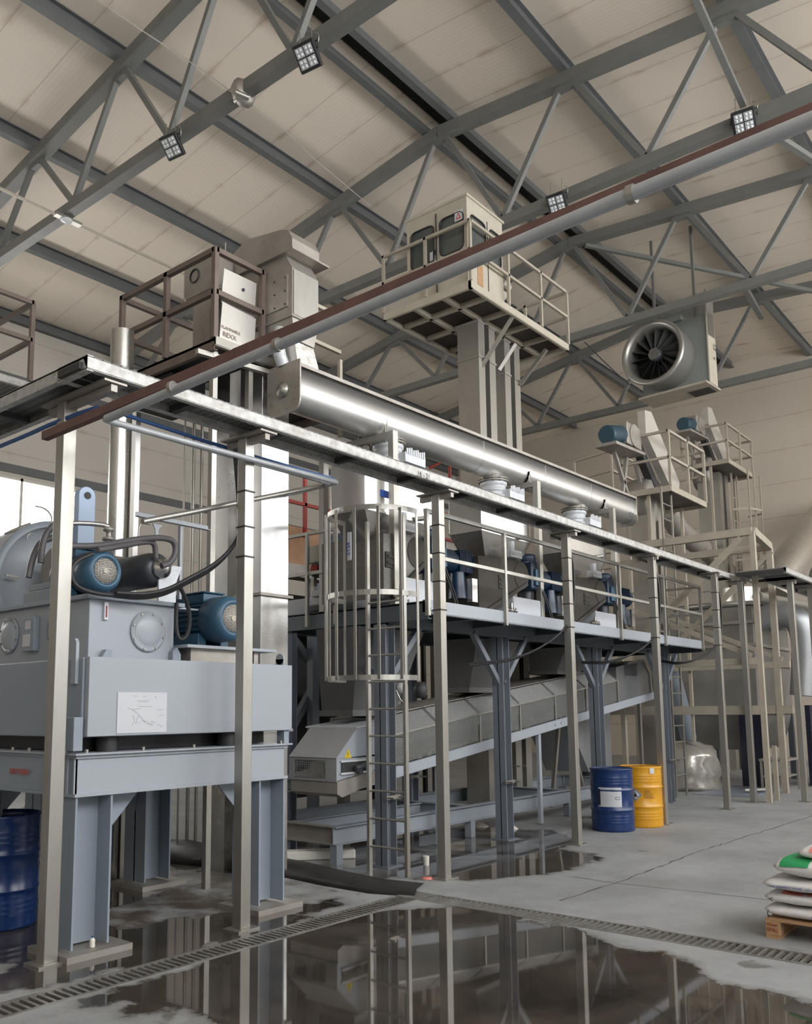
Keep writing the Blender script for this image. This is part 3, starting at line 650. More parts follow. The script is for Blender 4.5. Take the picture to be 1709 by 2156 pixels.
pipe('handle_bar', [(3.894, 7.200, 3.524), (3.962, 7.200, 3.527), (4.028, 7.200, 3.494), (4.059, 7.200, 3.438), (4.047, 7.200, 3.383)], .008, 'galv', 'thin curved rod above the press drum, against the bright window', 'rod', sp=2)
pipe('pipe', [(3.534, 6.600, 2.777), (3.560, 6.600, 2.940), (3.624, 6.600, 3.086), (3.736, 6.600, 3.135)], .026, 'hose', 'left one of two grey hoses curving over the press drum', 'hose', sp=2)
pipe('pipe', [(3.580, 6.500, 2.892), (3.583, 6.500, 3.028), (3.619, 6.500, 3.151), (3.715, 6.500, 3.253)], .026, 'hose', 'right one of two grey hoses curving over the press drum', 'hose', sp=2)
VB = thing('valve_block', 'grey valve block with bundled steel tubes in front of the press drum', 'valve', (3.8, 6.5, 2.59))
MB().box((3.68, 6.45, 2.59), (3.85, 6.95, 2.70)).box((3.70, 6.55, 2.70), (3.83, 6.9, 2.76)).build('block', 'bluegrey', VB, bevel=.01)
for i in range(4): MB().cyl((3.70+i*.03, 6.5, 2.76), (3.72+i*.025, 6.5, 2.98), .012, 8).build('tube', 'stain', VB)
MB().cyl((3.755, 6.5, 2.97), (3.755, 6.5, 3.03), .055, 16).build('collar', 'dustysteel', VB)
pipe('pipe', [(3.635, 6.300, 3.192), (3.824, 6.300, 3.230), (4.050, 6.300, 3.245), (4.064, 6.300, 3.223), (4.065, 6.300, 3.070)], .020, 'stain', 'short stainless pipe with a bend and valve above the teal motor', sp=1)
tag(MB().lathe([(.0, 0), (.05, 0), (.05, .02), (.02, .03), (.02, .07), (.045, .08), (.045, .11), (0, .11)], (4.063, 6.300, 3.118), (0,0,1), 16).build('flange_valve', 'dustysteel'), 'small flanged valve on the short stainless pipe', 'valve')
tag(MB().cyl((4.9, 7.4, 3.0), (4.2, 7.4, 3.0), .22, 28).build('air_vessel', 'dustysteel'), 'round grey vessel end behind the teal motor', 'vessel')
# hoses
pipe('hydraulic_hose', [(3.548, 6.000, 2.960), (3.742, 5.950, 2.980), (3.966, 6.000, 3.049), (4.190, 6.000, 3.113), (4.403, 6.000, 3.152), (4.516, 6.000, 3.135), (4.529, 6.000, 3.034), (4.472, 6.000, 2.940), (4.385, 6.000, 2.906)], .026, 'hose', 'thick hose arching over the charcoal pump to its end cap', 'hose', sp=2)
pipe('hydraulic_hose', [(3.712, 5.900, 2.940), (3.956, 5.950, 3.010), (4.228, 6.020, 3.097), (4.349, 6.050, 3.110), (4.369, 6.060, 2.979)], .024, 'hose', 'thick hose dropping onto the top of the charcoal pump', 'hose', sp=2)
pipe('hydraulic_hose', [(3.640, 5.850, 2.894), (3.490, 5.830, 2.822), (3.443, 5.830, 2.726), (3.490, 5.830, 2.624), (3.640, 5.800, 2.582), (3.834, 5.780, 2.584)], .018, 'black', 'black hose looping around the left of the first teal motor', 'hose', sp=2)
for i, dy in enumerate((-6, 0, 6)):
    pipe('cable', [(4.70, 5.42+.02*i, 3.88), (4.778, 5.460, 3.243), (4.783, 5.500, 3.108), tuple(Vector((4.623, 5.550, 2.911))+Vector((0, .02*i, -.018*i))), tuple(Vector((4.326, 5.600, 2.737))+Vector((0, .02*i, -.018*i))), tuple(Vector((4.180, 5.650, 2.647))+Vector((0, .02*i, -.016*i))), tuple(Vector((3.994, 5.700, 2.600))+Vector((0, .02*i, -.014*i))), tuple(Vector((3.793, 5.750, 2.600))+Vector((0, .02*i, -.01*i)))], .017, 'black', 'black cable of the bundle sagging from the second post down to the pumps', 'cable', 'cable bundle to the pumps', sp=2)
pipe('cable', [(4.309, 5.650, 2.690), (4.416, 5.700, 2.601), (4.478, 5.720, 2.459), (4.468, 5.740, 2.303), (4.403, 5.760, 2.261), (4.393, 5.800, 2.380), (4.436, 5.850, 2.584)], .017, 'black', 'black cable hanging in a loop left of the larger teal motor', 'cable', sp=2)
# light angle stand above the pumps
A = thing('sensor_bracket', 'pale T-shaped angle bracket standing above the pumps', 'bracket', (4.6, 6.2, 2.6))
MB().angle((4.253, 6.200, 3.337), (5.031, 6.200, 3.333), .045, .006).build('top_angle', 'lightgrey', A)
MB().bar((4.725, 6.200, 3.329), (4.726, 6.200, 2.672), .025, .035).build('stem', 'lightgrey', A)
MB().prism([(4.433, 6.200, 3.308), (4.532, 6.200, 3.307), (4.493, 6.200, 3.263), (4.491, 6.200, 3.158), (4.466, 6.200, 3.154), (4.459, 6.200, 3.258)], (0, .01, 0)).build('stem', 'lightgrey', A)
MB().tube([(4.418, 6.220, 3.305), (4.330, 6.220, 3.299), (4.303, 6.220, 3.257), (4.303, 6.220, 3.093)], .009, 6, 2).build('bent_rod', 'galv', A)
MB().box((4.50, 6.1, 2.575), (4.86, 6.3, 2.59)).build('foot', 'lightgrey', A)
AR = thing('lifting_arm', 'pale blue rounded metal arm with a hole, upright against the window', 'arm', (4.62, 7.5, 3.0))
pr = [(4.50, 7.5, 3.0), (4.68, 7.5, 3.0), (4.68, 7.5, 3.80)]+[(4.59+.09*math.cos(t), 7.5, 3.80+.09*math.sin(t)) for t in [i*math.pi/8 for i in range(1, 8)]]+[(4.50, 7.5, 3.80)]
MB().prism(pr, (0, .09, 0)).build('arm_plate', 'paleblue', AR, bevel=.006)
MB().cyl((4.59, 7.49, 3.80), (4.59, 7.60, 3.80), .035, 20).build('pin', 'dark', AR)
# flue with cap, pale board, thin poles
ST = thing('flue_pipe', 'tall round steel flue with a wider cap rising left of the elevator platform', 'pipe', (5.26, 8.0, 0))
MB().cyl((5.26, 8, 0), (5.26, 8, 5.4), .105, 28).build('pipe', 'stain', ST)
MB().cyl((5.26, 8, 5.43), (5.26, 8, 5.86), .125, 28).cyl((5.26, 8, 5.38), (5.26, 8, 5.43), .11, 28, .125).build('cap', 'stain', ST)
MB().box((5.36, 7.92, 0), (5.41, 8.05, 5.2)).build('side_rail', 'galv', ST)
tag(MB().box((5.60, 8.25, 0), (5.70, 8.33, 5.1)).build('steel_post', 'bright'), 'bright flat-faced post just right of the round flue', 'post')
for i, (px, y) in enumerate(((388, 8.6), (407, 8.5), (424, 8.4))):
    p = Vector((((6.597, 8.600, 4.619), (6.659, 8.500, 4.613), (6.705, 8.400, 4.604))[i]))
    tag(MB().cyl((p.x, p.y, 0), (p.x, p.y, 6.0), (.012, .022, .02)[i], 10).build('thin_pole', 'galv'), ('thinnest, leftmost of the three upright rods left of the elevator ladder', 'middle one of the three upright rods left of the elevator ladder', 'rightmost of the three upright rods left of the elevator ladder')[i], 'rod', 'upright rods')

# ------------------------------------------------------------------ mezzanine platform with its columns
DX0, DX1, DY0, DY1 = 7.60, 15.97, 5.60, 8.1
ZD = 2.86
DK = thing('mezzanine', 'steel mezzanine platform on grey H columns carrying the row of hoppers and feeders', 'platform', (7.6, 5.6, 0))
MB().box((DX0, DY0+.02, ZD-.015), (DX1, DY1, ZD)).build('deck', 'darkblue', DK)
MB().chan((DX0-.02, DY0, ZD-.055), (DX1, DY0, ZD-.055), -.06, .15, .01).box((DX0, DY0-.006, ZD-.04), (DX1, DY0, ZD-.034)).build('front_fascia', 'lightgrey', DK, label='pale fascia channel along the front edge')
MB().chan((DX0, DY1, ZD-.055), (DX1, DY1, ZD-.055), .06, .15, .01).build('rear_fascia', 'steelblue', DK)
MB().chan((DX0, DY0, ZD-.09), (DX0, DY1, ZD-.09), .06, .20, .01).build('end_fascia', 'darkblue', DK)
MB().chan((DX1, DY0, ZD-.09), (DX1, DY1, ZD-.09), -.06, .20, .01).build('end_fascia', 'darkblue', DK)
for y in (6.2, 7.75): MB().ibeam((DX0+.05, y, ZD-.125), (DX1-.05, y, ZD-.125), .14, .20, .012).build('main_beam', 'darkblue', DK)
for x in (8.5, 9.4, 11.0, 12.0, 13.6, 14.8): MB().ibeam((x, DY0+.03, ZD-.08), (x, DY1-.03, ZD-.08), .10, .12, .01).build('joist', 'darkblue', DK)
MB().box((7.58, 5.55, ZD-.10), (7.74, 5.62, ZD-.075)).build('corner_plate', 'lightgrey', DK)
CX = [7.57, 10.02, 12.82, 15.56]
for i, x in enumerate(CX):
    for y in (6.2, 7.75):
        c = MB(); s = .085; t = .012
        c.box((x-s, y-s, 0), (x-s+t, y+s, ZD-.22)).box((x+s-t, y-s, 0), (x+s, y+s, ZD-.22)).box((x-s, y-t/2, 0), (x+s, y+t/2, ZD-.22))
        c.build('column', 'steelblue', DK)
        MB().box((x-.13, y-.13, 0), (x+.13, y+.13, .012)).build('base_plate', 'steelblue', DK)
        MB().box((x-.12, y-.11, .72), (x+.12, y-.085, .76)).cyl((x-.1, y-.11, .74), (x-.1, y-.2, .74), .012, 6).cyl((x+.1, y-.11, .74), (x+.1, y-.2, .74), .012, 6).build('clamp', 'galv', DK)
        if y < 7:
            if i > 0: MB().bar((x-.06, y, 2.02), (x-.66, y, ZD-.2), .07, .07, (0,1,0)).build('knee_brace', 'steelblue', DK)
            MB().bar((x+.06, y, 2.02), (x+.66, y, ZD-.2), .07, .07, (0,1,0)).build('knee_brace', 'steelblue', DK)
MB().bar((7.57, 6.28, 2.02), (7.57, 7.1, ZD-.2), .06, .06).build('knee_brace', 'steelblue', DK)
# handrails: front row
RP = [7.562, 9.162, 12.472, 14.195, 15.93]
r = MB()
z1, z2 = ZD+1.0, ZD+.50
MB().bar((RP[0]-.02, 5.58, z1), (DX1-.04, 5.58, z1), .045, .045).build('hand_rail', 'galv', DK)
MB().bar((RP[0]-.02, 5.58, z2), (DX1-.04, 5.58, z2), .04, .04).build('mid_rail', 'galv', DK)
for x in RP: MB().bar((x, 5.575, ZD-.16), (x, 5.575, z1), .045, .045, (0,1,0)).build('rail_post', 'galv', DK)
MB().bar((DX1-.04, 5.58, z1), (DX1-.04, 7.9, z1), .04, .04).build('hand_rail', 'galv', DK)
MB().bar((DX1-.04, 5.58, z2), (DX1-.04, 7.9, z2), .04, .04).build('mid_rail', 'galv', DK)
MB().bar((7.6, 6.95, z1), (7.6, 8.1, z1), .04, .04).build('hand_rail', 'galv', DK)
MB().bar((7.6, 6.95, z2), (7.6, 8.1, z2), .04, .04).build('mid_rail', 'galv', DK)
for y in (6.95, 7.42, 8.1): MB().bar((7.58, y, ZD-.16), (7.58, y, z1), .04, .04, (0,1,0)).build('rail_post', 'galv', DK)

# ------------------------------------------------------------------ caged ladder
LD = thing('cage_ladder', 'tall steel ladder with a hooped safety cage at the near end of the mezzanine', 'ladder', (7.3, 5.95, 0))
LX = 7.29
for y in (5.69, 6.20): MB().bar((LX, y, 0), (LX, y, 1.95), .05, .035, (0,1,0)).bar((LX, y, 1.95), (LX, y, 3.78), .045, .03, (0,1,0)).build('stringer', 'galv', LD)
for i in range(10): MB().cyl((LX, 5.69, .25+.29*i), (LX, 6.20, .25+.29*i), .013, 10).build('rung', 'galv', LD)
hp = [(7.32, 5.52), (7.05, 5.53), (6.84, 5.66), (6.72, 5.88), (6.70, 6.12), (6.80, 6.36), (7.0, 6.50), (7.28, 6.52)]
hr = [Vector((a, b, 0)) for a, b in hp]
for _ in range(2):
    q_ = [hr[0]]
    for a, b in zip(hr[:-1], hr[1:]): q_ += [a*.75+b*.25, a*.25+b*.75]
    hr = q_+[hr[-1]]
for z in (2.02, 2.90, 3.80): MB().strip([(v.x, v.y, z) for v in hr], .055, .008).build('cage_hoop', 'galv', LD)
for i, (a, b) in enumerate(hp[:]):
    MB().bar((a*.995+.02, b, 2.0), (a*.995+.02, b, 3.80), .035, .01, (0,1,0) if i in (0, 7) else (1,0,0)).build('cage_bar', 'galv', LD)

# ------------------------------------------------------------------ screw conveyor trough above the hoppers
SCW = thing('screw_conveyor', 'long shiny U-shaped screw conveyor trough running above the hoppers', 'conveyor', (6.2, 6.46, 4.9))
a0, a1 = Vector((6.25, 6.46, 5.10)), Vector((14.78, 6.46, 5.22))
prof = [(.2, .215)]+[(.2*math.cos(t), -.02-.2*math.sin(t)) for t in [i*math.pi/20 for i in range(21)]]+[(-.2, .215)]
SCW_b = MB(); SCW_b.sweep(prof, a0, a1, smooth=True); 
o = SCW_b.build('trough', 'tubefin', SCW)
lid = MB(); lid.sweep([(-.25, .215), (.25, .215), (.25, .228), (-.25, .228)], a0, a1).sweep([(-.25,.19),(-.243,.19),(-.243,.215),(-.25,.215)], a0, a1).sweep([(.243,.19),(.25,.19),(.25,.215),(.243,.215)], a0, a1)
lid.build('lid', 'dustysteel', SCW)
for q in (.42, .62, .80):
    p = a0.lerp(a1, q); MB().sweep([(x*1.02, (y-.02)*1.02+.02) for x, y in prof], p, p+Vector((.012, 0, 0))).build('joint', 'bright', SCW)
def plate(p, s, m, nm='end_plate'):
    w, hh = .25, .27
    pts = [(w, hh), (w, -.16)]+[(w-.13+.13*math.cos(t), -.16-.13*math.sin(t)) for t in [i*math.pi/12 for i in range(1, 6)]]+[(w-.13, -.29), (-w+.13, -.29)]+[(-w+.13-.13*math.sin(t), -.16-.13*math.cos(t)) for t in [i*math.pi/12 for i in range(1, 6)]]+[(-w, -.16), (-w, hh)]
    return MB().sweep(pts, p, Vector(p)+Vector((s, 0, 0))).build(nm, m, SCW)
ep = plate(a0, -.02, 'dustysteel')
MB().lathe([(0, .05), (.05, .05), (.055, .03), (.085, .02), (.085, 0), (0, 0)], a0+Vector((-.02, 0, -.02)), (-1, 0, 0), 20).build('bearing', 'galv', SCW)
for i in range(6):
    t = math.pi+i*math.pi/5; MB().cyl(a0+Vector((-.03, .2*math.cos(t), .22*math.sin(t)-.02)), a0+Vector((-.02, .2*math.cos(t), .22*math.sin(t)-.02)), .012, 6).build('bolt', 'galv', SCW)
plate(a1, .02, 'stain')
text('CO', .13, (14.55, 6.25, 5.05), (1, 0, 0), (0, 0, 1), 'ink', SCW, 'marking')

# support brackets: post + top arm + diagonal + saddle
for i, (x, zt) in enumerate(((7.645, 4.90), (10.975, 4.96), (13.50, 5.0))):
    B = thing('conveyor_support', ('first', 'middle', 'last')[i]+' gallows bracket under the shiny trough, counted from the elevator' if i != 1 else 'middle gallows bracket under the shiny trough, between the two valves', 'support', (x, 6.1, ZD), 'trough supports')
    MB().box((x-.045, 6.06, ZD+.0), (x+.045, 6.14, zt)).build('post', 'galv', B, bevel=.004)
    MB().bar((x, 6.1, zt-.04), (x, 7.25, zt-.04), .07, .07).build('arm', 'galv', B)
    MB().bar((x, 6.14, zt-.45), (x, 6.62, zt-.09), .05, .05).build('diagonal', 'galv', B)
    MB().box((x-.045, 7.16, ZD), (x+.045, 7.24, zt)).build('post', 'galv', B)
    zc = a0.z+(a1.z-a0.z)*(x-a0.x)/(a1.x-a0.x)
    sx = x+.05
    sad = [(sx, 6.46-.24, zt+.02)]+[(sx, 6.46-.225*math.cos(t), zc-.02-.225*math.sin(t)) for t in [j*math.pi/14 for j in range(15)]]+[(sx, 6.46+.24, zt+.02)]
    MB().prism(sad[::-1], (.012, 0, 0)).build('saddle', 'stain', B)
    MB().bar((sx, 6.22, zt+.01), (sx, 6.9, zt+.01), .05, .03).build('saddle_foot', 'galv', B)
    for y in (6.25, 6.67): MB().cyl((sx, y, zt-.08), (sx, y, zt+.12), .008, 6).build('adjusting_bolt', 'galv', B)

# ------------------------------------------------------------------ hoppers, valves, feeders (three in a row)
HX = [7.90, 10.28, 12.75]
ORD = ['nearest', 'middle', 'farthest']
def hopper(cx, zb, m1='bright'):
    T = thing('hopper', {0: 'shiny sheet metal hopper nearest the bucket elevator, behind the caged ladder', 1: 'middle shiny hopper of the three under the trough', 2: 'farthest shiny hopper of the three, partly behind the platform rails'}[HX.index(cx)], 'hopper', (cx, 6.46, zb-.4), 'stainless hoppers')
    MB().box((cx-.645, 6.20, zb), (cx+.645, 6.72, 4.62)).build('upper_box', m1, T, bevel=.004)
    MB().frustum((cx-.40, 6.30), (cx+.38, 6.62), zb-.42, (cx-.645, 6.20), (cx+.645, 6.72), zb).build('cone', 'stain', T)
    MB().box((cx-.655, 6.19, zb-.005), (cx+.655, 6.73, zb+.02)).build('seam', 'bright', T)
    sc = MB()
    for dz in (0, .08, .16): sc.cyl((cx-.58, 6.198, zb+.2+dz), (cx-.58, 6.192, zb+.2+dz), .008, 8)
    MB().cyl((cx+.25, 6.19, zb+.02), (cx+.33, 6.10, zb+.03), .03, 12).build('handle_tube', 'galv', T)
    return T
H1 = hopper(HX[0], 3.93); hopper(HX[1], 4.05); hopper(HX[2], 4.10)
MB().box((7.53, 6.19, 4.12), (7.72, 6.199, 4.20)).build('maker_plate', 'inkblue', H1, label='small blue plate')
for i, cx in enumerate(HX):
    T = thing('slide_valve', ['dusty valve body on the first hopper, wrapped in a crumpled cover', 'white ribbed slide valve between trough and middle hopper', 'white ribbed slide valve between trough and farthest hopper'][i], 'valve', (cx+.10, 6.46, 4.62), 'slide valves')
    x = cx+.10
    MB().lathe([(0, 0), (.19, 0), (.19, .05), (.165, .06), (.165, .10), (.19, .11), (.19, .14), (.17, .15), (.17, .19), (.19, .20), (.19, .25), (0, .25)], (x, 6.46, 4.63), (0,0,1), 36).build('ribbed_body', 'whitevalve', T)
    MB().lathe([(0, 0), (.215, 0), (.215, .02), (.17, .02), (.17, .035), (.215, .035), (.215, .055), (0, .055)], (x, 6.46, 4.88), (0,0,1), 36).build('flange', 'galv', T)
    for j in range(12):
        t = j*math.pi/6; MB().cyl((x+.2*math.cos(t), 6.46+.2*math.sin(t), 4.87), (x+.2*math.cos(t), 6.46+.2*math.sin(t), 4.945), .008, 6).build('flange_bolt', 'dark', T)
    MB().prism([(x-.16, 6.35, 4.935), (x+.17, 6.35, 4.935), (x+.17, 6.35, 5.02), (x+.05, 6.35, 5.0)], (0, .22, 0)).build('spout', 'stain', T)
    MB().box((x-.02, 6.18, 4.63), (x+.38, 6.40, 4.75)).build('slide_box', 'whitevalve', T)
    tt = MB()
    for j in range(9): tt.box((x-.0+.042*j, 6.172, 4.72), (x+.025+.042*j, 6.182, 4.80))
    for j in range(9): MB().box((x+.042*j, 6.170, 4.73), (x+.025+.042*j, 6.182, 4.795+.01*(j % 3))).build('slide_tooth', 'whitevalve', T)

M['weave'] = perfo('woven perforated guard', (.20, .19, .175), (.03, .03, .03), 26, 26, .3)
def guard_mat():
    m, nt, b = _nt('dimpled guard sheet'); N, L = nt.nodes, nt.links
    g = N.new('ShaderNodeNewGeometry'); sp = N.new('ShaderNodeSeparateXYZ'); L.new(g.outputs['Position'], sp.inputs[0])
    cb = N.new('ShaderNodeCombineXYZ'); L.new(sp.outputs[0], cb.inputs[0]); L.new(sp.outputs[2], cb.inputs[1])
    br = N.new('ShaderNodeTexBrick'); br.inputs['Scale'].default_value = 18; br.inputs['Color1'].default_value = (.16, .155, .14, 1); br.inputs['Color2'].default_value = (.20, .19, .17, 1); br.inputs['Mortar'].default_value = (.025, .025, .025, 1); br.inputs['Mortar Size'].default_value = .03
    L.new(cb.outputs[0], br.inputs['Vector']); L.new(br.outputs['Color'], b.inputs['Base Color']); b.inputs['Roughness'].default_value = .45; b.inputs['Metallic'].default_value = .5
    return m
M['guardbrick'] = guard_mat()
def feeder(i):
    cx = HX[i]; z0 = ZD
    T = thing('screw_feeder', ['dark inclined feeder with dimpled guard under the hopper by the ladder', 'dark inclined feeder under the middle hopper, blue gearmotor at its top', 'dark inclined feeder under the farthest hopper, blue gearmotor at its top'][i], 'feeder', (cx, 6.4, z0), 'inclined feeders')
    lf = -.45 if i == 0 else -.90
    P = [(lf, .80), (-.35, .86), (.05, .87), (.30, .82), (.40, .68), (.28, .54), (lf+.12, .09), (lf, .07)]
    P = [q for q in P if q != (-.35, .86)]
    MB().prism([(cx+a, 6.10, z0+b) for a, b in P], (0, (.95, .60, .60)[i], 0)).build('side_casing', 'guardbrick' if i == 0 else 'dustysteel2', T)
    MB().bar((cx+lf+.1, 6.08, z0+.07), (cx+.30, 6.08, z0+.55), .03, .05, (0,0,1)).build('edge_rib', 'dustysteel2', T)
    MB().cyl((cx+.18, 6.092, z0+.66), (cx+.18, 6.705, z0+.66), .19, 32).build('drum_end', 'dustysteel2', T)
    MB().lathe([(.20, 0), (.215, 0), (.215, .05), (.20, .05)], (cx+.33, 6.4, z0+.70), (1, 0, .2), 28).build('end_flange', 'stain', T)
    MB().cyl((cx-.15, 6.05, z0+.90), (cx-.15, 6.05, z0+1.08), .045, 12).box((cx-.20, 6.02, z0+.87), (cx+.08, 6.14, z0+.97)).build('latch', 'whitebox', T)
    MB().box((cx-.42, 6.085, z0+.42), (cx-.22, 6.10, z0+.60)).box((cx-.40, 6.075, z0+.53), (cx-.24, 6.09, z0+.56)).box((cx-.40, 6.075, z0+.46), (cx-.24, 6.09, z0+.49)).build('inspection_door', 'dustysteel2', T)
    g = MB().box((cx-.30, 6.02, z0+.02), (cx+.5, 6.7, z0+.36)); 
    b_ = thing('extruder_cover', 'white box cover under the inclined feeder, '+['right of the ladder cage', 'between the third and fourth walkway posts', 'at the far end of the row'][i], 'cover', (cx+.2, 6.4, z0), 'white covers')
    MB().box((cx-.12, 6.05, z0+.0), (cx+.62, 6.6, z0+.34)).build('cover', 'whitebox', b_, bevel=.02)
    MB().box((cx-.08, 6.03, z0+.03), (cx+.05, 6.05, z0+.08)).build('maker_plate', 'white', b_)
    G = thing('gear_motor', ['deep blue gearmotor between ladder and third walkway post', 'deep blue gearmotor on the middle feeder', 'deep blue gearmotor on the farthest feeder'][i], 'motor', (cx+.8, 6.3, z0+.4), 'deep blue gearmotors')
    MB().box((cx+.50, 6.12, z0+.50), (cx+.82, 6.48, z0+.92)).lathe([(0, 0), (.16, 0), (.17, .12), (.12, .16), (0, .16)], (cx+.66, 6.3, z0+.88), (0,0,1), 24).build('gearbox', 'motor2', G, bevel=.03)
    MB().box((cx+.58, 6.09, z0+.56), (cx+.78, 6.125, z0+.80)).build('terminal_cover', 'motor', G, bevel=.01)
    MB().cyl((cx+.80, 6.3, z0+.70), (cx+1.12, 6.3, z0+.70), .15, 24).cyl((cx+1.12, 6.3, z0+.70), (cx+1.45, 6.3, z0+.70), .135, 24).cyl((cx+1.45, 6.3, z0+.70), (cx+1.56, 6.3, z0+.70), .15, 24).build('motor_body', 'motor2', G)
    for j in range(10):
        MB().box((cx+1.15+.03*j, 6.15, z0+.56), (cx+1.158+.03*j, 6.45, z0+.84)).build('cooling_fin', 'motor2', G)
    MB().cyl((cx+.66, 6.3, z0+.36), (cx+.66, 6.3, z0+.52), .10, 18).build('output_flange', 'charcoal', G)
    MB().cyl((cx+1.22, 6.25, z0+.22), (cx+1.22, 6.25, z0+.56), .12, 20, .09).build('coupling_housing', 'motor2', G)
    K = MB().box((cx+1.30, 6.08, z0+.18), (cx+1.42, 6.16, z0+.48)).build('sight_box', 'stain'); tag(K, ['polished sight box below the first gearmotor, left of the middle feeder', 'polished sight box below the middle gearmotor', 'polished sight box below the farthest gearmotor'][i], 'box', 'sight boxes')
    F_ = thing('pipe_fitting', ['cluster of steel unions on the deck by the first white cover', 'cluster of steel unions on the deck by the middle white cover', 'cluster of steel unions on the deck by the farthest white cover'][i], 'fitting', (cx-.3, 6.0, z0), 'pipe unions')
    MB().cyl((cx-.45, 5.98, z0+.12), (cx-.18, 5.98, z0+.12), .025, 12).cyl((cx-.38, 5.98, z0+.12), (cx-.35, 5.98, z0+.12), .05, 8).cyl((cx-.27, 5.98, z0+.12), (cx-.24, 5.98, z0+.12), .05, 8).build('union', 'stain', F_)
    MB().cyl((cx-.3, 5.98, z0), (cx-.3, 5.98, z0+.22), .018, 10).build('stem', 'stain', F_)
    for dx in (0, .05):
        pipe('cable', [(cx+.66+dx, 6.08, z0+.56), (cx+.70+dx, 6.02, z0+.35), (cx+.80+dx, 6.0, z0+.12), (cx+.82+dx, 6.0, z0+.0)], .011, 'black', 'black cable dropping from a blue gearmotor to the deck', 'cable', 'gearmotor cables', sp=2)
for i in range(3): feeder(i)
# equipment at the near end of the deck, behind the ladder
PB = thing('extruder_machine', 'pale machine head with red plug at the near end of the mezzanine', 'machine', (7.9, 7.3, ZD))
MB().box((7.72, 7.05, ZD), (8.3, 8.0, ZD+.22)).box((7.68, 7.15, ZD+.22), (8.1, 7.45, ZD+.30)).build('bed', 'whitebox', PB, bevel=.01)
MB().cyl((7.66, 7.35, ZD+.55), (8.1, 7.35, ZD+.55), .10, 20).build('barrel', 'dark', PB)
MB().cyl((7.62, 7.35, ZD+.55), (7.66, 7.35, ZD+.55), .06, 16).build('red_plug', 'red', PB, label='dark red plug')
MB().cyl((7.7, 7.2, ZD+.05), (7.7, 7.45, ZD+.05), .07, 14).build('roller', 'charcoal', PB)
CB = thing('control_box', 'pale blue-white electrical boxes standing behind the ladder cage', 'box', (7.8, 7.1, ZD+.7))
MB().box((7.75, 7.02, ZD+.60), (7.95, 7.24, ZD+.98)).build('housing', 'paleblue', CB, bevel=.01)
MB().box((7.75, 7.30, ZD+.66), (8.0, 7.62, ZD+.88)).build('side_housing', 'cream', CB, bevel=.01)
MB().box((7.78, 7.1, ZD), (7.84, 7.16, ZD+.6)).build('stand', 'galv', CB); MB().box((7.78, 7.5, ZD), (7.84, 7.56, ZD+.66)).build('stand', 'galv', CB)
TG = tag(MB().box((6.735, 5.955, 3.25), (6.745, 6.005, 3.55)).build('barrier_tag', 'white'), 'white label with blue print tied to a cage bar of the ladder', 'label')
text('SYS4', .07, (6.730, 5.965, 3.30), (0, 0, 1), (0, 1, 0), 'inkblue', TG, 'print')

# ------------------------------------------------------------------ chutes under the deck
for i, cx in enumerate(HX):
    T = thing('discharge_chute', ['grey tapered chute behind the ladder, ending over the mesh conveyor', 'dark tapered chute under the deck between second and third mezzanine bays', 'farthest dark tapered chute under the deck'][i], 'chute', (cx, 6.9, 1.75), 'discharge chutes')
    zb = (1.64, 1.93, 2.24)[i]
    MB().frustum((cx-.40, 6.62), (cx+.36, 7.1), zb, (cx-.60, 6.34), (cx+.60, 7.0), ZD-.24).build('funnel', 'chutesteel', T)
    MB().box((cx-.42, 6.6, zb-.02), (cx+.38, 7.12, zb+.05)).build('outlet_collar', 'chutesteel', T)
BL = thing('bulkhead_lamp', 'round caged bulkhead lamp behind the ladder under the deck', 'lamp', (8.082, 6.400, 1.934))
lc = Vector((8.082, 6.400, 1.934))
MB().lathe([(0, .10), (.035, .095), (.06, .06), (.068, 0), (0, 0)], lc, (-.35, -1, .2), 24).build('glass_dome', 'lampglass', BL)
MB().tube([lc+Vector((-.08, -.02, -.02)), lc+Vector((-.06, -.06, -.13)), lc+Vector((.0, -.07, -.17)), lc+Vector((.06, -.06, -.13)), lc+Vector((.08, -.02, -.02))], .009, 6, 2).build('wire_guard', 'galv', BL)
MB().box(lc+Vector((-.11, 0, -.03)), lc+Vector((.10, .03, -.01))).build('bracket', 'galv', BL)
tag(MB().lathe([(0, 0), (.07, 0), (.09, .1), (.06, .2), (0, .2)], (8.763, 6.600, 1.829), (0,0,1), 18).build('dark_funnel', 'dark'), 'small dark funnel hanging beside the bulkhead lamp', 'funnel')

# ------------------------------------------------------------------ inclined belt conveyor with mesh guards
BCV = thing('belt_conveyor', 'inclined belt conveyor with expanded-mesh guards climbing away under the mezzanine', 'conveyor', (7.0, 6.5, 0))
sl = (1.959-1.065)/(15.758-8.474); al = math.atan(sl)
def cz(x): return 1.065+sl*(x-8.474)
d = Vector((math.cos(al), 0, math.sin(al))); nrm = Vector((-math.sin(al), 0, math.cos(al)))
xa, xb = 7.05, 16.0
for y, fl in ((6.50, 1), (7.35, -1)):
    MB().chan((xa, y, cz(xa)-.065), (xb, y, cz(xb)-.065), -.05*fl, .13, .008).build('side_channel', 'lightgrey', BCV, label='pale side channel')
for x in (12.0, 12.2): MB().cyl((x, 6.492, cz(x)-.065), (x, 6.50, cz(x)-.065), .014, 8).build('bolt', 'dark', BCV)
MB().bar((xa, 6.93, cz(xa)+.06), (xb, 6.93, cz(xb)+.06), .70, .02).build('belt', 'belt', BCV)
